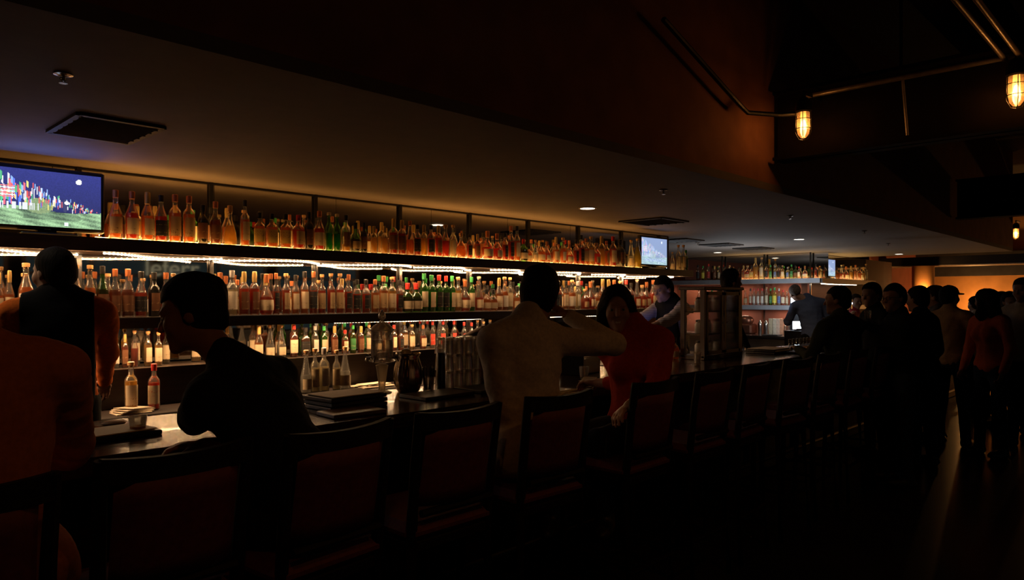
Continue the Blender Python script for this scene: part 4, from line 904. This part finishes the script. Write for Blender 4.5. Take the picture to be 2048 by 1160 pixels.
# ================================================================== PEOPLE (implicit surfaces turned into one smooth mesh)
def surface_net(f, org, h):
    s = f < 0
    c = [s[i:s.shape[0] - 1 + i, j:s.shape[1] - 1 + j, k:s.shape[2] - 1 + k] for i in (0, 1) for j in (0, 1) for k in (0, 1)]
    anyc = c[0].copy(); allc = c[0].copy()
    for q in c[1:]: anyc |= q; allc &= q
    mix = anyc & ~allc; idx = np.argwhere(mix)
    if len(idx) == 0: return None
    acc = np.zeros((len(idx), 3)); cnt = np.zeros(len(idx)); off = [(i, j, k) for i in (0, 1) for j in (0, 1) for k in (0, 1)]
    for a in range(8):
        for b_ in range(a + 1, 8):
            d = np.abs(np.array(off[a]) - np.array(off[b_]))
            if d.sum() != 1: continue
            pa = idx + off[a]; pb = idx + off[b_]; fa = f[pa[:, 0], pa[:, 1], pa[:, 2]]; fb = f[pb[:, 0], pb[:, 1], pb[:, 2]]
            m = (fa < 0) != (fb < 0); t = np.where(m, fa / np.where(m, fa - fb, 1), 0)
            pos = np.array(off[a]) + t[:, None] * (np.array(off[b_]) - np.array(off[a])); acc[m] += pos[m]; cnt[m] += 1
    V = (idx + acc / cnt[:, None]) * h + org
    ids = -np.ones(mix.shape, dtype=np.int64); ids[idx[:, 0], idx[:, 1], idx[:, 2]] = np.arange(len(idx)); Q = []
    for ax in range(3):
        sl0 = [slice(None)] * 3; sl1 = [slice(None)] * 3; sl0[ax] = slice(0, -1); sl1[ax] = slice(1, None)
        d = s[tuple(sl0)] != s[tuple(sl1)]; e = np.argwhere(d); b1, b2 = [q for q in range(3) if q != ax]
        ok = (e[:, b1] > 0) & (e[:, b2] > 0) & (e[:, b1] < s.shape[b1] - 1) & (e[:, b2] < s.shape[b2] - 1); e = e[ok]
        def g(o1, o2): q = e.copy(); q[:, b1] += o1; q[:, b2] += o2; return ids[q[:, 0], q[:, 1], q[:, 2]]
        quad = np.stack([g(-1, -1), g(0, -1), g(0, 0), g(-1, 0)], 1); sg = s[e[:, 0], e[:, 1], e[:, 2]]
        if ax == 1: sg = ~sg
        quad[~sg] = quad[~sg][:, ::-1]; Q.append(quad)
    return V, np.concatenate(Q)
def npv(v): return np.array([v[0], v[1], v[2]], dtype=float)
class Body:
    def __init__(s): s.p = []
    def cap(s, a, b, ra, rb, k=.02): s.p.append(('c', npv(a), npv(b), ra, rb, k)); return s
    def ell(s, c, fr, r, k=.02, neg=False): s.p.append(('n' if neg else 'e', npv(c), fr, np.array(r, float), 0, k)); return s
    def mesh(s, name, mat, h, fold=0.0, clips=(), extra=0.0, seed=0):
        lo = np.full(3, 1e9); hi = np.full(3, -1e9)
        for q in s.p:
            if q[0] == 'c': r = max(q[3], q[4]); pts = (q[1], q[2])
            else: r = max(q[3]); pts = (q[1],)
            if q[0] == 'n': continue
            for p in pts: lo = np.minimum(lo, p - r); hi = np.maximum(hi, p + r)
        lo -= .03; hi += .03; n = np.ceil((hi - lo) / h).astype(int) + 1; f = np.full(n, .08)
        ax = [lo[i] + h * np.arange(n[i]) for i in range(3)]
        for q in s.p:
            k = q[5]; mg = k + 2.5 * h + extra
            if q[0] == 'c': r = max(q[3], q[4]); l = np.minimum(q[1], q[2]) - r - mg; u = np.maximum(q[1], q[2]) + r + mg
            else: r = max(q[3]); l = q[1] - r - mg; u = q[1] + r + mg
            i0 = np.maximum(0, np.floor((l - lo) / h).astype(int)); i1 = np.minimum(n, np.ceil((u - lo) / h).astype(int) + 1)
            if (i1 <= i0).any(): continue
            X = ax[0][i0[0]:i1[0], None, None]; Y = ax[1][None, i0[1]:i1[1], None]; Z = ax[2][None, None, i0[2]:i1[2]]
            if q[0] == 'c':
                a, b_, ra, rb = q[1:5]; d = b_ - a; L = max(1e-9, (d * d).sum())
                t = np.clip(((X - a[0]) * d[0] + (Y - a[1]) * d[1] + (Z - a[2]) * d[2]) / L, 0, 1)
                D = np.sqrt((X - a[0] - t * d[0]) ** 2 + (Y - a[1] - t * d[1]) ** 2 + (Z - a[2] - t * d[2]) ** 2) - (ra + (rb - ra) * t)
            else:
                c, fr, rr = q[1:4]; dx, dy, dz = X - c[0], Y - c[1], Z - c[2]
                L = [(dx * e[0] + dy * e[1] + dz * e[2]) for e in fr]
                k0 = np.sqrt(sum((L[i] / rr[i]) ** 2 for i in range(3))); k1 = np.sqrt(sum((L[i] / rr[i] ** 2) ** 2 for i in range(3))) + 1e-9; D = k0 * (k0 - 1) / k1
            sub = f[i0[0]:i1[0], i0[1]:i1[1], i0[2]:i1[2]]
            if q[0] == 'n':
                hh = np.clip(.5 - .5 * (sub + D) / k, 0, 1); sub[:] = sub * (1 - hh) + (-D) * hh + k * hh * (1 - hh)
            else:
                hh = np.clip(.5 + .5 * (D - sub) / k, 0, 1); sub[:] = D * (1 - hh) + sub * hh - k * hh * (1 - hh)
        X = ax[0][:, None, None]; Y = ax[1][None, :, None]; Z = ax[2][None, None, :]
        if fold:
            rs = np.random.RandomState(seed + 3); w_ = 0
            for _ in range(4):
                d = rs.normal(size=3); d /= np.linalg.norm(d); fq = rs.uniform(22, 60); d2 = rs.normal(size=3) * 14
                w_ = w_ + np.sin(fq * (d[0] * X + d[1] * Y + d[2] * Z) + 1.6 * np.sin(d2[0] * X + d2[1] * Y + d2[2] * Z) + rs.uniform(0, 6)) ** 3
            f += fold * w_ * .5
        for cl in clips: f = np.maximum(f, cl(X, Y, Z))
        f[0] = f[-1] = .05; f[:, 0] = f[:, -1] = .05; f[:, :, 0] = f[:, :, -1] = .05
        res = surface_net(f, lo, h)
        V, Qd = res; me = bpy.data.meshes.new(name); me.vertices.add(len(V)); me.vertices.foreach_set('co', V.astype(np.float32).ravel())
        me.loops.add(len(Qd) * 4); me.loops.foreach_set('vertex_index', Qd.astype(np.int32).ravel()); me.polygons.add(len(Qd))
        me.polygons.foreach_set('loop_start', np.arange(0, len(Qd) * 4, 4, dtype=np.int32)); me.polygons.foreach_set('loop_total', np.full(len(Qd), 4, dtype=np.int32))
        me.polygons.foreach_set('use_smooth', np.ones(len(Qd), dtype=bool)); me.materials.append(mat); me.update(calc_edges=True); me.validate(); return me
def ik(a, c, l1, l2, pole):
    d = c - a; L = d.length
    if L > (l1 + l2) * .995: c = a + d * ((l1 + l2) * .995 / L); d = c - a; L = d.length
    if L < abs(l1 - l2) + .03: L = abs(l1 - l2) + .03
    x = (l1 * l1 - l2 * l2 + L * L) / (2 * L); hgt = math.sqrt(max(0, l1 * l1 - x * x)); d.normalize()
    p = (pole - d * pole.dot(d)); p.normalize(); return a + d * x + p * hgt, c
SKINM = {n: pm('skin ' + n, c, .5, var=.08, scale=30) for n, c in (('light', (.50, .28, .19)), ('tan', (.38, .20, .12)), ('dark', (.20, .10, .06)))}
def cloth(n, c): return pm('cloth ' + n, c, .9, var=.12, scale=70, bump=.12, spec=.12)
CL = {n: cloth(n, c) for n, c in (('white', (.70, .62, .52)), ('red', (.50, .055, .03)), ('orange', (.90, .20, .03)), ('black', (.010, .010, .011)), ('brown', (.48, .16, .06)), ('green', (.045, .055, .035)), ('blue', (.11, .14, .24)),
      ('jeans', (.03, .04, .07)), ('grey', (.12, .11, .11)), ('tan', (.40, .25, .13)), ('pink', (.5, .05, .07)), ('coral', (.62, .13, .05)))}
HM = {n: pm('hair ' + n, c, .75, var=.4, scale=90, bump=.3, spec=.15, aniso=(1, 1, .15)) for n, c in (('black', (.010, .008, .007)), ('brown', (.035, .018, .010)), ('grey', (.16, .13, .11)))}
eyem = pm('eye white', (.32, .28, .26), .3); irism = pm('dark iris', (.02, .012, .01), .15); teethm = pm('teeth', (.75, .70, .62), .3); lipm = pm('lips', (.40, .11, .08), .45)
strm = None
def striped():
    m = pm('pink and grey striped cotton', (.52, .44, .44), .85); nt = m.node_tree; p = [n for n in nt.nodes if n.type == 'BSDF_PRINCIPLED'][0]
    tc = [n for n in nt.nodes if n.type == 'TEX_COORD'][0]; wv = nt.nodes.new('ShaderNodeTexWave'); wv.bands_direction = 'Z'; wv.inputs['Scale'].default_value = 18; wv.inputs['Distortion'].default_value = 1.0
    r = nt.nodes.new('ShaderNodeValToRGB'); r.color_ramp.elements[0].color = (.34, .24, .25, 1); r.color_ramp.elements[1].color = (.66, .58, .58, 1)
    nt.links.new(tc.outputs['Object'], wv.inputs[0]); nt.links.new(wv.outputs[0], r.inputs[0]); nt.links.new(r.outputs[0], p.inputs['Base Color']); return m
CL['striped'] = striped()
def person(label, pel, up, face, head=None, hface=None, wl=None, wr=None, pl=None, pr=None, sit=True, top='black', bottom='jeans', hair='black', style='short', skin='tan',
           sleeve=1.0, vest=None, sc=1.0, fem=False, h=.010, group='people at the bar', foot=None, curl=1.1, smile=False, belly=0.0, thighs=None, glasses=False, cap=None, seed=0, neckup=None, tail=0.0, broad=1.0):
    """pel: hip centre; up: torso axis; face: chest direction; head/hface: head centre and look; wl/wr wrist targets; pl/pr elbow hints"""
    P = Vector(pel); U = Vector(up).normalized(); F0 = Vector(face); F = (F0 - U * F0.dot(U)).normalized(); R = F.cross(U).normalized(); s = sc
    fr = (npv(R), npv(F), npv(U)); sw = (.165 if fem else .185) * s * broad
    S = P + U * .47 * s; nb = P + U * .53 * s
    HC = Vector(head) if head is not None else nb + U * .155 * s + F * .035 * s
    HF = Vector(hface) if hface is not None else Vector(F); HU = (Vector(neckup) if neckup is not None else (HC - nb).normalized() * .5 + Vector((0, 0, .8))).normalized()
    HF = (HF - HU * HF.dot(HU)).normalized(); HR = HF.cross(HU).normalized(); hf = (npv(HR), npv(HF), npv(HU))
    def hp(r, f, u): return HC + HR * r * s + HF * f * s + HU * u * s
    sh = [S - R * sw - U * .015, S + R * sw - U * .015]
    WT = [Vector(wl) if wl is not None else S - R * .24 * s - U * .52 * s + F * .12, Vector(wr) if wr is not None else S + R * .24 * s - U * .52 * s + F * .12]
    PO = [Vector(pl) if pl is not None else (-R * .5 - F * .3 - U), Vector(pr) if pr is not None else (R * .5 - F * .3 - U)]
    la, lf = .29 * s, .255 * s; arms = []
    for i in (0, 1): el, wr_ = ik(sh[i], WT[i], la, lf, PO[i]); arms.append((sh[i], el, wr_))
    hips = [P - R * .09 * s - U * .02, P + R * .09 * s - U * .02]; legs = []
    for i in (0, 1):
        sg = -1 if i == 0 else 1
        if sit:
            T = Vector(thighs).normalized() if thighs is not None else Vector((F.x, F.y, 0)).normalized(); kn = hips[i] + T * .42 * s + R * sg * .05 - Vector((0, 0, .03)); an = kn + Vector((0, 0, -.40 * s)) + T * -.04
        else:
            kn = hips[i] + Vector((0, 0, -.43 * s)) + R * sg * .02 + F * .02; an = Vector((hips[i].x + R.x * sg * .05, hips[i].y + R.y * sg * .05, .08))
        legs.append((hips[i], kn, an, Vector((F.x, F.y, 0)).normalized()))
    def torso(b, e):
        b.ell(P + U * .35 * s, fr, ((.155 if not fem else .14) * s * broad + e, .108 * s + e, .19 * s + e), .05); b.ell(P + U * .16 * s + F * belly * .4, fr, ((.142 if not fem else .118) * s * broad + e, (.104 + belly) * s + e, .17 * s + e), .06)
        b.ell(P + U * .0, fr, (.165 * s + e, .12 * s + e, .13 * s + e), .06); b.cap(S - R * sw * .72, S + R * sw * .72, .062 * s + e, .062 * s + e, .05)
        for i in (0, 1): b.cap(S + (sh[i] - S) * .55 + U * .02, nb + U * .02, .042 * s + e, .048 * s + e, .05)
        if fem:
            for sg in (-1, 1): b.ell(P + U * .33 * s + F * .085 * s + R * sg * .065 * s, fr, (.058 + e, .052 + e, .06 + e), .04)
    def arm(b, i, e, L=1.0):
        a0, el, wr_ = arms[i]; b.cap(a0, a0 + (el - a0) * min(1, L * 2), .056 * s + e, (.043 * s + (.012 * (1 - min(1, L * 2)))) + e, .035)
        if L > .5: q = min(1.0, (L - .5) * 2); b.cap(el, el + (wr_ - el) * q, .042 * s + e, (.042 - .015 * q) * s + e, .02)
    B = Body(); torso(B, -.004)
    for i in (0, 1): arm(B, i, 0)
    for hp_, kn, an, ft in legs: B.cap(hp_, kn, .082 * s, .056 * s, .04); B.cap(kn, an, .054 * s, .038 * s, .02); B.ell(an + ft * .06 - Vector((0, 0, .045)), (npv(ft.cross(Vector((0, 0, 1)))), npv(ft), np.array([0, 0, 1.])), (.042, .12, .038), .02)
    B.cap(nb - U * .02, hp(0, -.018, -.055), .058 * s, .054 * s, .03)
    B.ell(hp(0, -.012, .028), hf, (.077 * s, .098 * s, .088 * s), .015); B.ell(hp(0, .022, -.045), hf, (.057 * s, .066 * s, .072 * s), .03)
    B.cap(hp(0, .086, .012), hp(0, .106, -.026), .0085 * s, .0125 * s, .010); B.cap(hp(-.03, .080, .026), hp(.03, .080, .026), .012 * s, .012 * s, .014)
    for sg in (-1, 1):
        B.ell(hp(sg * .076, -.006, -.012), hf, (.009 * s, .02 * s, .031 * s), .005); B.ell(hp(sg * .036, .062, -.025), hf, (.026 * s, .026 * s, .03 * s), .02); B.ell(hp(sg * .031, .099, .004), hf, (.016 * s, .016 * s, .010 * s), .008, True)
    B.cap(hp(-.018, .084, -.060), hp(.018, .084, -.060), .0085 * s, .0085 * s, .008); B.cap(hp(-.016, .081, -.073), hp(.016, .081, -.073), .009 * s, .009 * s, .008); B.ell(hp(0, .072, -.100), hf, (.024 * s, .022 * s, .02 * s), .02)
    for i in (0, 1):                                                 # hands: palm, four curled fingers, thumb from the side of the palm
        a0, el, wr_ = arms[i]; D = (wr_ - el).normalized(); sg = -1 if i == 0 else 1
        N = (F * .6 - U - R * sg * .2); N = (N - D * N.dot(D)).normalized(); T = D.cross(N).normalized()
        if T.dot(F * .3 - R * sg) < 0: T = -T
        B.ell(wr_ + D * .045 * s, (npv(T), npv(N), npv(D)), (.040 * s, .016 * s, .050 * s), .012)
        for q, (o, L) in enumerate(((.029, .068), (.010, .078), (-.010, .072), (-.028, .056))):
            b0 = wr_ + D * .078 * s + T * o * s; d1 = (D * math.cos(curl * .35) + N * math.sin(curl * .35)); d2 = (D * math.cos(curl) + N * math.sin(curl)); b1 = b0 + d1 * L * .5 * s; b2 = b1 + d2 * L * .5 * s
            B.cap(b0, b1, .0092 * s, .0086 * s, .004); B.cap(b1, b2, .0086 * s, .0074 * s, .004)
        b0 = wr_ + D * .025 * s + T * .030 * s; b1 = b0 + (D * .7 + T * .6 + N * .35).normalized() * .040 * s; b2 = b1 + (D * .85 + N * .5).normalized() * .030 * s
        B.cap(b0, b1, .0115 * s, .0095 * s, .006); B.cap(b1, b2, .0095 * s, .008 * s, .004)
    o = ob('person', B.mesh('body', SKINM[skin], h)); tag(o, label, 'person', group)
    Sh = Body(); torso(Sh, .010)
    if sit and tail: Sh.cap(P - R * .12 - U * .02, P + R * .12 - U * .02, .10, .10, .05)
    for i in (0, 1): arm(Sh, i, .011 if sleeve > .6 else .014, sleeve)
    Sh.cap(nb - U * .01, nb + U * .030 + (HC - nb) * .10, .062 * s, .060 * s, .02)
    hem = P - U * (.06 + tail); hu = npv(U); hq = npv(hem)
    neckc = npv(nb + U * .055 * s + (HC - nb) * .12); 
    clips = [lambda X, Y, Z: (hq[0] - X) * hu[0] + (hq[1] - Y) * hu[1] + (hq[2] - Z) * hu[2]] if not sit or True else []
    def hemclip(X, Y, Z):
        near = np.sqrt((X - P.x) ** 2 + (Y - P.y) ** 2 + (Z - P.z) ** 2) < .30
        return np.where(near, (hq[0] - X) * hu[0] + (hq[1] - Y) * hu[1] + (hq[2] - Z) * hu[2], -1)
    ob('shirt', Sh.mesh('shirt', CL[top], h, fold=.0045, clips=[hemclip], extra=.012, seed=seed), o)
    Pt = Body(); Pt.ell(P - U * .02, fr, (.168 * s, .124 * s, .12 * s), .05)
    for hp_, kn, an, ft in legs: Pt.cap(hp_, kn, .092 * s, .066 * s, .04); Pt.cap(kn, an, .064 * s, .052 * s, .02)
    ob('trousers', Pt.mesh('trousers', CL[bottom], h * 1.2, fold=.003, extra=.012, seed=seed + 1), o)
    for hp_, kn, an, ft in legs:
        Bt = Body(); Bt.ell(an + ft * .06 - Vector((0, 0, .045)), (npv(ft.cross(Vector((0, 0, 1)))), npv(ft), np.array([0, 0, 1.])), (.050, .135, .045), .02); Bt.cap(an + Vector((0, 0, .02)), an - Vector((0, 0, .04)), .050, .050, .03)
        ob('shoe', Bt.mesh('shoe', leather, .010), o)
    if vest:
        Vs = Body(); torso(Vs, .022); vc = npv(S + U * .06 * s)
        def vclip(X, Y, Z):
            a = (hq[0] - X) * hu[0] + (hq[1] - Y) * hu[1] + (hq[2] - Z) * hu[2]; lat = np.abs((X - S.x) * R.x + (Y - S.y) * R.y + (Z - S.z) * R.z) - sw * .80
            return np.maximum(a, lat)
        ob('vest', Vs.mesh('vest', CL[vest], h, clips=[vclip], extra=.02), o)
    H = Body(); e = .010 * s; cz = 0
    if style == 'short':
        H.ell(hp(0, -.020, .036), hf, (.077 * s + e, .094 * s + e, .088 * s + e), .015); H.ell(hp(0, -.055, -.02), hf, (.064 * s + e, .050 * s + e, .07 * s), .03); fz = .055; pk = .075
    elif style == 'curly':
        H.ell(hp(0, -.022, .045), hf, (.082 * s + e, .100 * s + e, .092 * s + e), .015); H.ell(hp(0, -.055, -.02), hf, (.070 * s + e, .058 * s + e, .075 * s), .03); fz = .055
    elif style == 'long':
        H.ell(hp(0, -.022, .036), hf, (.084 * s + e, .100 * s + e, .090 * s + e), .02)
        for sg in (-1, 1): H.cap(hp(sg * .075, .0, -.01), hp(sg * .092, .005, -.14), .036 * s, .042 * s, .03); H.cap(hp(sg * .092, .005, -.14), hp(sg * .085, .01, -.19), .040 * s, .022 * s, .03)
        H.cap(hp(0, -.065, -.02), hp(0, -.085, -.16), .075 * s, .07 * s, .04)
    else: H.ell(hp(0, -.030, .036), hf, (.079 * s + e * .4, .086 * s + e * .4, .084 * s + e * .4), .015)
    def face_clip(X, Y, Z):
        r = ((X - HC.x) * HR.x + (Y - HC.y) * HR.y + (Z - HC.z) * HR.z) / s; f = ((X - HC.x) * HF.x + (Y - HC.y) * HF.y + (Z - HC.z) * HF.z) / s; u = ((X - HC.x) * HU.x + (Y - HC.y) * HU.y + (Z - HC.z) * HU.z) / s
        if style == 'long': return np.where((r / .064) ** 2 + ((u + .035) / .115) ** 2 < 1, f - .028, -1)
        return np.where(u < .062, np.maximum(f - .018 - .5 * (u - .02) * (u > .02), -.045 - .35 * (f + .1) - u - .03), f - .085)
    ob('hair', H.mesh('hair', HM[hair], h * .8, fold=.006 if style in ('curly', 'long') else .003, clips=[face_clip], extra=.012, seed=seed + 5), o)
    for sg in (-1, 1):
        m = MB(); m.ball(hp(sg * .031, .076, .003), .0115 * s, 12, 8); m.ball(hp(sg * .031, .0835, .003), .0058 * s, 8, 6, mi=1); ob('eye', m.mesh('eye', [eyem, irism], True), o)
    m = MB(); a = [hp(.024 * math.cos(q), .0895 - .012 * abs(math.cos(q)), -.065 + .006 * math.sin(q)) for q in (math.pi, 4, 4.71, 5.4, 2 * math.pi)]; m.tube(a, .0045 * s, 6); ob('lips', m.mesh('lips', lipm, True), o)
    if smile:
        m = MB(); N_ = 7; vs = []
        for i in range(N_):
            q = -1 + 2 * i / (N_ - 1); vs += [hp(q * .026, .0960 - .012 * q * q, -.061 + .008 * q * q), hp(q * .026, .0945 - .012 * q * q, -.071 + .013 * q * q)]
        m.add(vs, [(i * 2, i * 2 + 2, i * 2 + 3, i * 2 + 1) for i in range(N_ - 1)]); ob('teeth', m.mesh('teeth', teethm), o)
    if glasses:
        m = MB()
        for sg in (-1, 1):
            m.tube([hp(sg * .031 + .023 * math.cos(q * .628), .100, .004 + .017 * math.sin(q * .628)) for q in range(11)], .002, 5); m.tube([hp(sg * .054, .098, .008), hp(sg * .078, .06, .008), hp(sg * .082, -.01, .0)], .002, 5)
        m.tube([hp(-.009, .101, .008), hp(.009, .101, .008)], .002, 5); ob('spectacles', m.mesh('spectacles', blackm), o)
    if cap:
        C_ = Body(); C_.ell(hp(0, -.012, .050), hf, (.086 * s, .106 * s, .082 * s), .01); C_.ell(hp(0, .115, .045), hf, (.066 * s, .075 * s, .010 * s), .012)
        cc = npv(hp(0, 0, .034))
        ob('cap', C_.mesh('cap', CL[cap], h * .8, clips=[lambda X, Y, Z: -((X - cc[0]) * hf[2][0] + (Y - cc[1]) * hf[2][1] + (Z - cc[2]) * hf[2][2])]), o)
    return o, arms
V = Vector
# -- 1 brown shirt, far left, head outside the frame
person('seated man in a brown shirt at the left edge, seen from behind', (.35, 2.12, .93), (-.05, .07, 1), (0, 1, 0), head=(.20, 2.26, 1.60), wl=(.0, 2.72, 1.12), wr=(.55, 2.58, 1.12), pr=(.6, -.3, -1), top='brown', bottom='brown', hair='black', h=.009, tail=.10, sc=1.04, broad=1.12, belly=.02, seed=1, skin='tan')
# -- 2 dark leaning man
person('dark-haired man in black leaning far over the bar on his elbows', (1.26, 2.14, .92), (-.30, .36, .80), (-.55, .9, -.25), head=(1.005, 2.48, 1.545), hface=(-.9, .55, -.25), wl=(1.12, 2.80, 1.13), wr=(1.00, 2.36, 1.12), pl=(-.2, .2, -1), pr=(.1, -.9, -.9),
       top='black', bottom='black', hair='black', style='curly', skin='tan', sleeve=.42, h=.009, sc=.98, broad=1.2, belly=.03, seed=2)
# -- 3 white shirt
person('man in a white shirt seen from behind, arm raised towards his face', (2.36, 2.18, .94), (.05, .04, 1), (.12, .98, 0), head=(2.53, 2.26, 1.607), hface=(.72, .60, .02), wl=(2.34, 2.42, 1.04), wr=(2.72, 2.24, 1.52), pl=(-.05, -.6, -1), pr=(.65, -.65, -.45),
       top='white', bottom='black', hair='black', style='curly', skin='tan', h=.008, sc=1.03, seed=3, tail=.06, broad=1.05, sleeve=.97)
# -- 4 woman
person('smiling long-haired woman in a red blouse turned to the man in white', (3.26, 2.20, .92), (-.03, .05, 1), (-.75, -.45, 0), head=(3.20, 2.29, 1.545), hface=(-.80, -.60, -.06), wl=(2.92, 2.02, 1.08), wr=(3.30, 2.50, 1.12), pl=(.3, -.6, -1), pr=(.6, .3, -1),
       top='red', bottom='jeans', hair='black', style='long', skin='light', h=.0065, sc=.98, fem=True, smile=True, thighs=(-.8, .3, 0), seed=4, sleeve=.85, neckup=(-.08, .0, 1))
# -- bartenders
p = at(106, 534, 4.2)
person('bartender in an orange shirt and black vest, back turned', (p.x + .02, 4.16, 1.08), (0, .03, 1), (.35, 1, 0), head=(p.x, 4.2, 1.735), hface=(-.45, .9, -.35), wl=(p.x - .18, 4.50, 1.22), wr=(p.x + .32, 4.48, 1.12), sit=False, top='orange', vest='black', bottom='black', hair='black', skin='light', h=.009, sc=.99, broad=1.08, seed=5, group='bartenders')
p = at(1330, 575, 3.95)
person('bartender in a striped shirt and dark vest looking down, face lit blue', (p.x + .12, 3.93, 1.04), (-.10, 0, 1), (-.9, .25, 0), head=(p.x - .04, 3.95, 1.70), hface=(-.85, .15, -.5), wl=(p.x - .52, 3.78, 1.34), wr=(p.x - .48, 4.10, 1.34), pl=(.2, -.5, -1), pr=(.2, .5, -1), sit=False, top='striped', vest='black', bottom='black', hair='black', skin='light', h=.009, sc=1.02, seed=6, sleeve=.78, group='bartenders')
area('phone_glow', (p.x - .30, 3.90, 1.42), .10, .07, .10, (.25, .35, 1), (math.pi, .9, 0))
p = at(1464, 562, 3.85)
person('bartender with black hair standing behind the display cabinet', (p.x, 3.87, 1.10), (0, 0, 1), (.2, -1, 0), head=(p.x, 3.85, 1.795), hface=(.7, -.6, -.1), sit=False, top='black', bottom='black', hair='black', style='curly', skin='tan', h=.011, sc=1.05, seed=7, group='bartenders')
p = at(1624, 590, 4.45)
person('bartender in a blue shirt bent over the glowing order screens', (p.x, 4.42, 1.04), (.02, .18, 1), (.8, .6, 0), head=(p.x - .10, 4.68, 1.70), hface=(.7, .7, -.4), wl=(p.x + .2, 4.95, 1.25), wr=(p.x + .3, 4.5, 1.2), sit=False, top='blue', bottom='black', hair='grey', style='bald', skin='light', h=.011, sc=1.06, broad=1.1, seed=8, group='bartenders')
# -- customers along the far bar: column of the head, its top, depth, look
def crowd(px, pytop, Y, label, lean=(0, .04, 1), face=(.2, 1, 0), hface=None, sit=False, **k):
    X, f = px2(px, Y); ztop = CAM_Z - (pytop - HZ) / F_PX * f; s_ = k.pop('sc', None)
    if sit: s_ = s_ or 1.03; zp = ztop - .805 * s_
    else: s_ = s_ or min(1.1, max(.9, ztop / 1.755)); zp = ztop - .805 * s_
    head = V((X, Y, ztop - .128 * s_)); U = V(lean).normalized(); F0 = V(face); Fh = (F0 - U * F0.dot(U)).normalized()
    pel = head - Fh * .035 * s_ - U * .685 * s_
    return person(label, pel, lean, face, head=head, hface=hface or face, sit=sit, sc=s_, h=.0115, group='customers standing and sitting along the far bar', **k)
cw = ((0, .5, -1), )
crowd(1674, 572, 2.42, 'man in a green jacket seated with his back to us before the far bar', sit=True, face=(.35, 1, 0), hface=(-.2, 1, .0), top='green', hair='black', skin='tan', wl=(6.72, 2.74, 1.13), wr=(7.06, 2.74, 1.13), broad=1.18, seed=11)
crowd(1742, 565, 2.45, 'man in black turned left, face lit red, behind the green jacket', face=(-.7, .7, 0), hface=(-.9, .35, 0), top='black', hair='black', skin='tan', seed=12)
crowd(1787, 567, 1.95, 'man in black with spectacles turned left, holding a drink', face=(-.6, .8, 0), hface=(-.9, .42, 0), top='black', hair='black', skin='tan', glasses=True, wl=(6.98, 2.22, 1.36), seed=13)
crowd(1834, 572, 2.00, 'man in black seen from behind in the middle of the crowd', face=(.3, 1, 0), top='black', hair='black', skin='tan', seed=14)
crowd(1867, 571, 2.22, 'man with brown hair behind the man in black, face turned away', face=(-.2, 1, 0), top='grey', hair='brown', skin='tan', seed=15)
crowd(1900, 571, 2.02, 'man in a tan jacket wearing a dark cap with the peak to the right', face=(.8, -.1, 0), hface=(.95, -.45, 0), top='tan', hair='black', skin='tan', cap='green', seed=16)
crowd(1971, 577, 1.62, 'black-haired woman in a coral top near the right end of the crowd', face=(-.8, .5, 0), hface=(.4, .9, 0), top='coral', hair='black', style='long', fem=True, skin='tan', seed=17)
crowd(1950, 592, 2.3, 'person in a white shirt half hidden behind the coral top', face=(.5, .8, 0), top='white', hair='black', skin='tan', seed=18)
crowd(2000, 583, 1.85, 'dark-haired man in grey behind the coral top', face=(.5, .8, 0), hface=(-.5, .6, 0), top='grey', hair='black', skin='tan', seed=19)
crowd(2021, 583, 1.66, 'dark-haired person in black next to the tall man in white', face=(-.5, -.3, 0), top='black', hair='black', skin='tan', seed=20)
crowd(2044, 556, 1.42, 'tall man in a pale shirt at the right edge of the crowd', face=(-.9, .3, 0), hface=(-.95, .25, 0), top='white', hair='brown', skin='light', seed=21)
crowd(1713, 588, 3.95, 'bartender in a pink top behind the bar, between green jacket and black shirt', face=(.3, -.9, 0), hface=(-.5, -.6, 0), top='pink', hair='brown', skin='light', wr=at(1700, 622, 3.70), pr=(.5, .3, -1), seed=22)
# small things people hold or wear
p = at(1148, 640, 2.40)
glass_tumbler((2.735, 2.33, 1.545), .024, .075, 'small glass raised in the hand of the man in white')
p = at(1700, 608, 3.70)
t = thing('phone', 'phone with a small white light held up by the pink top', 'phone', (p.x, 3.68, p.z)); MB().box((0, 0, 0), (.07, .009, .14), bev=.003).obj('case', plast, t); MB().ball((0, -.006, .01), .012).obj('flash', em('phone light', (.7, .75, 1), 9), t)
p = at(1752, 632, 2.15); glass_tumbler((p.x, 2.22, p.z - .04), .03, .09, 'drink held up by the man with spectacles')
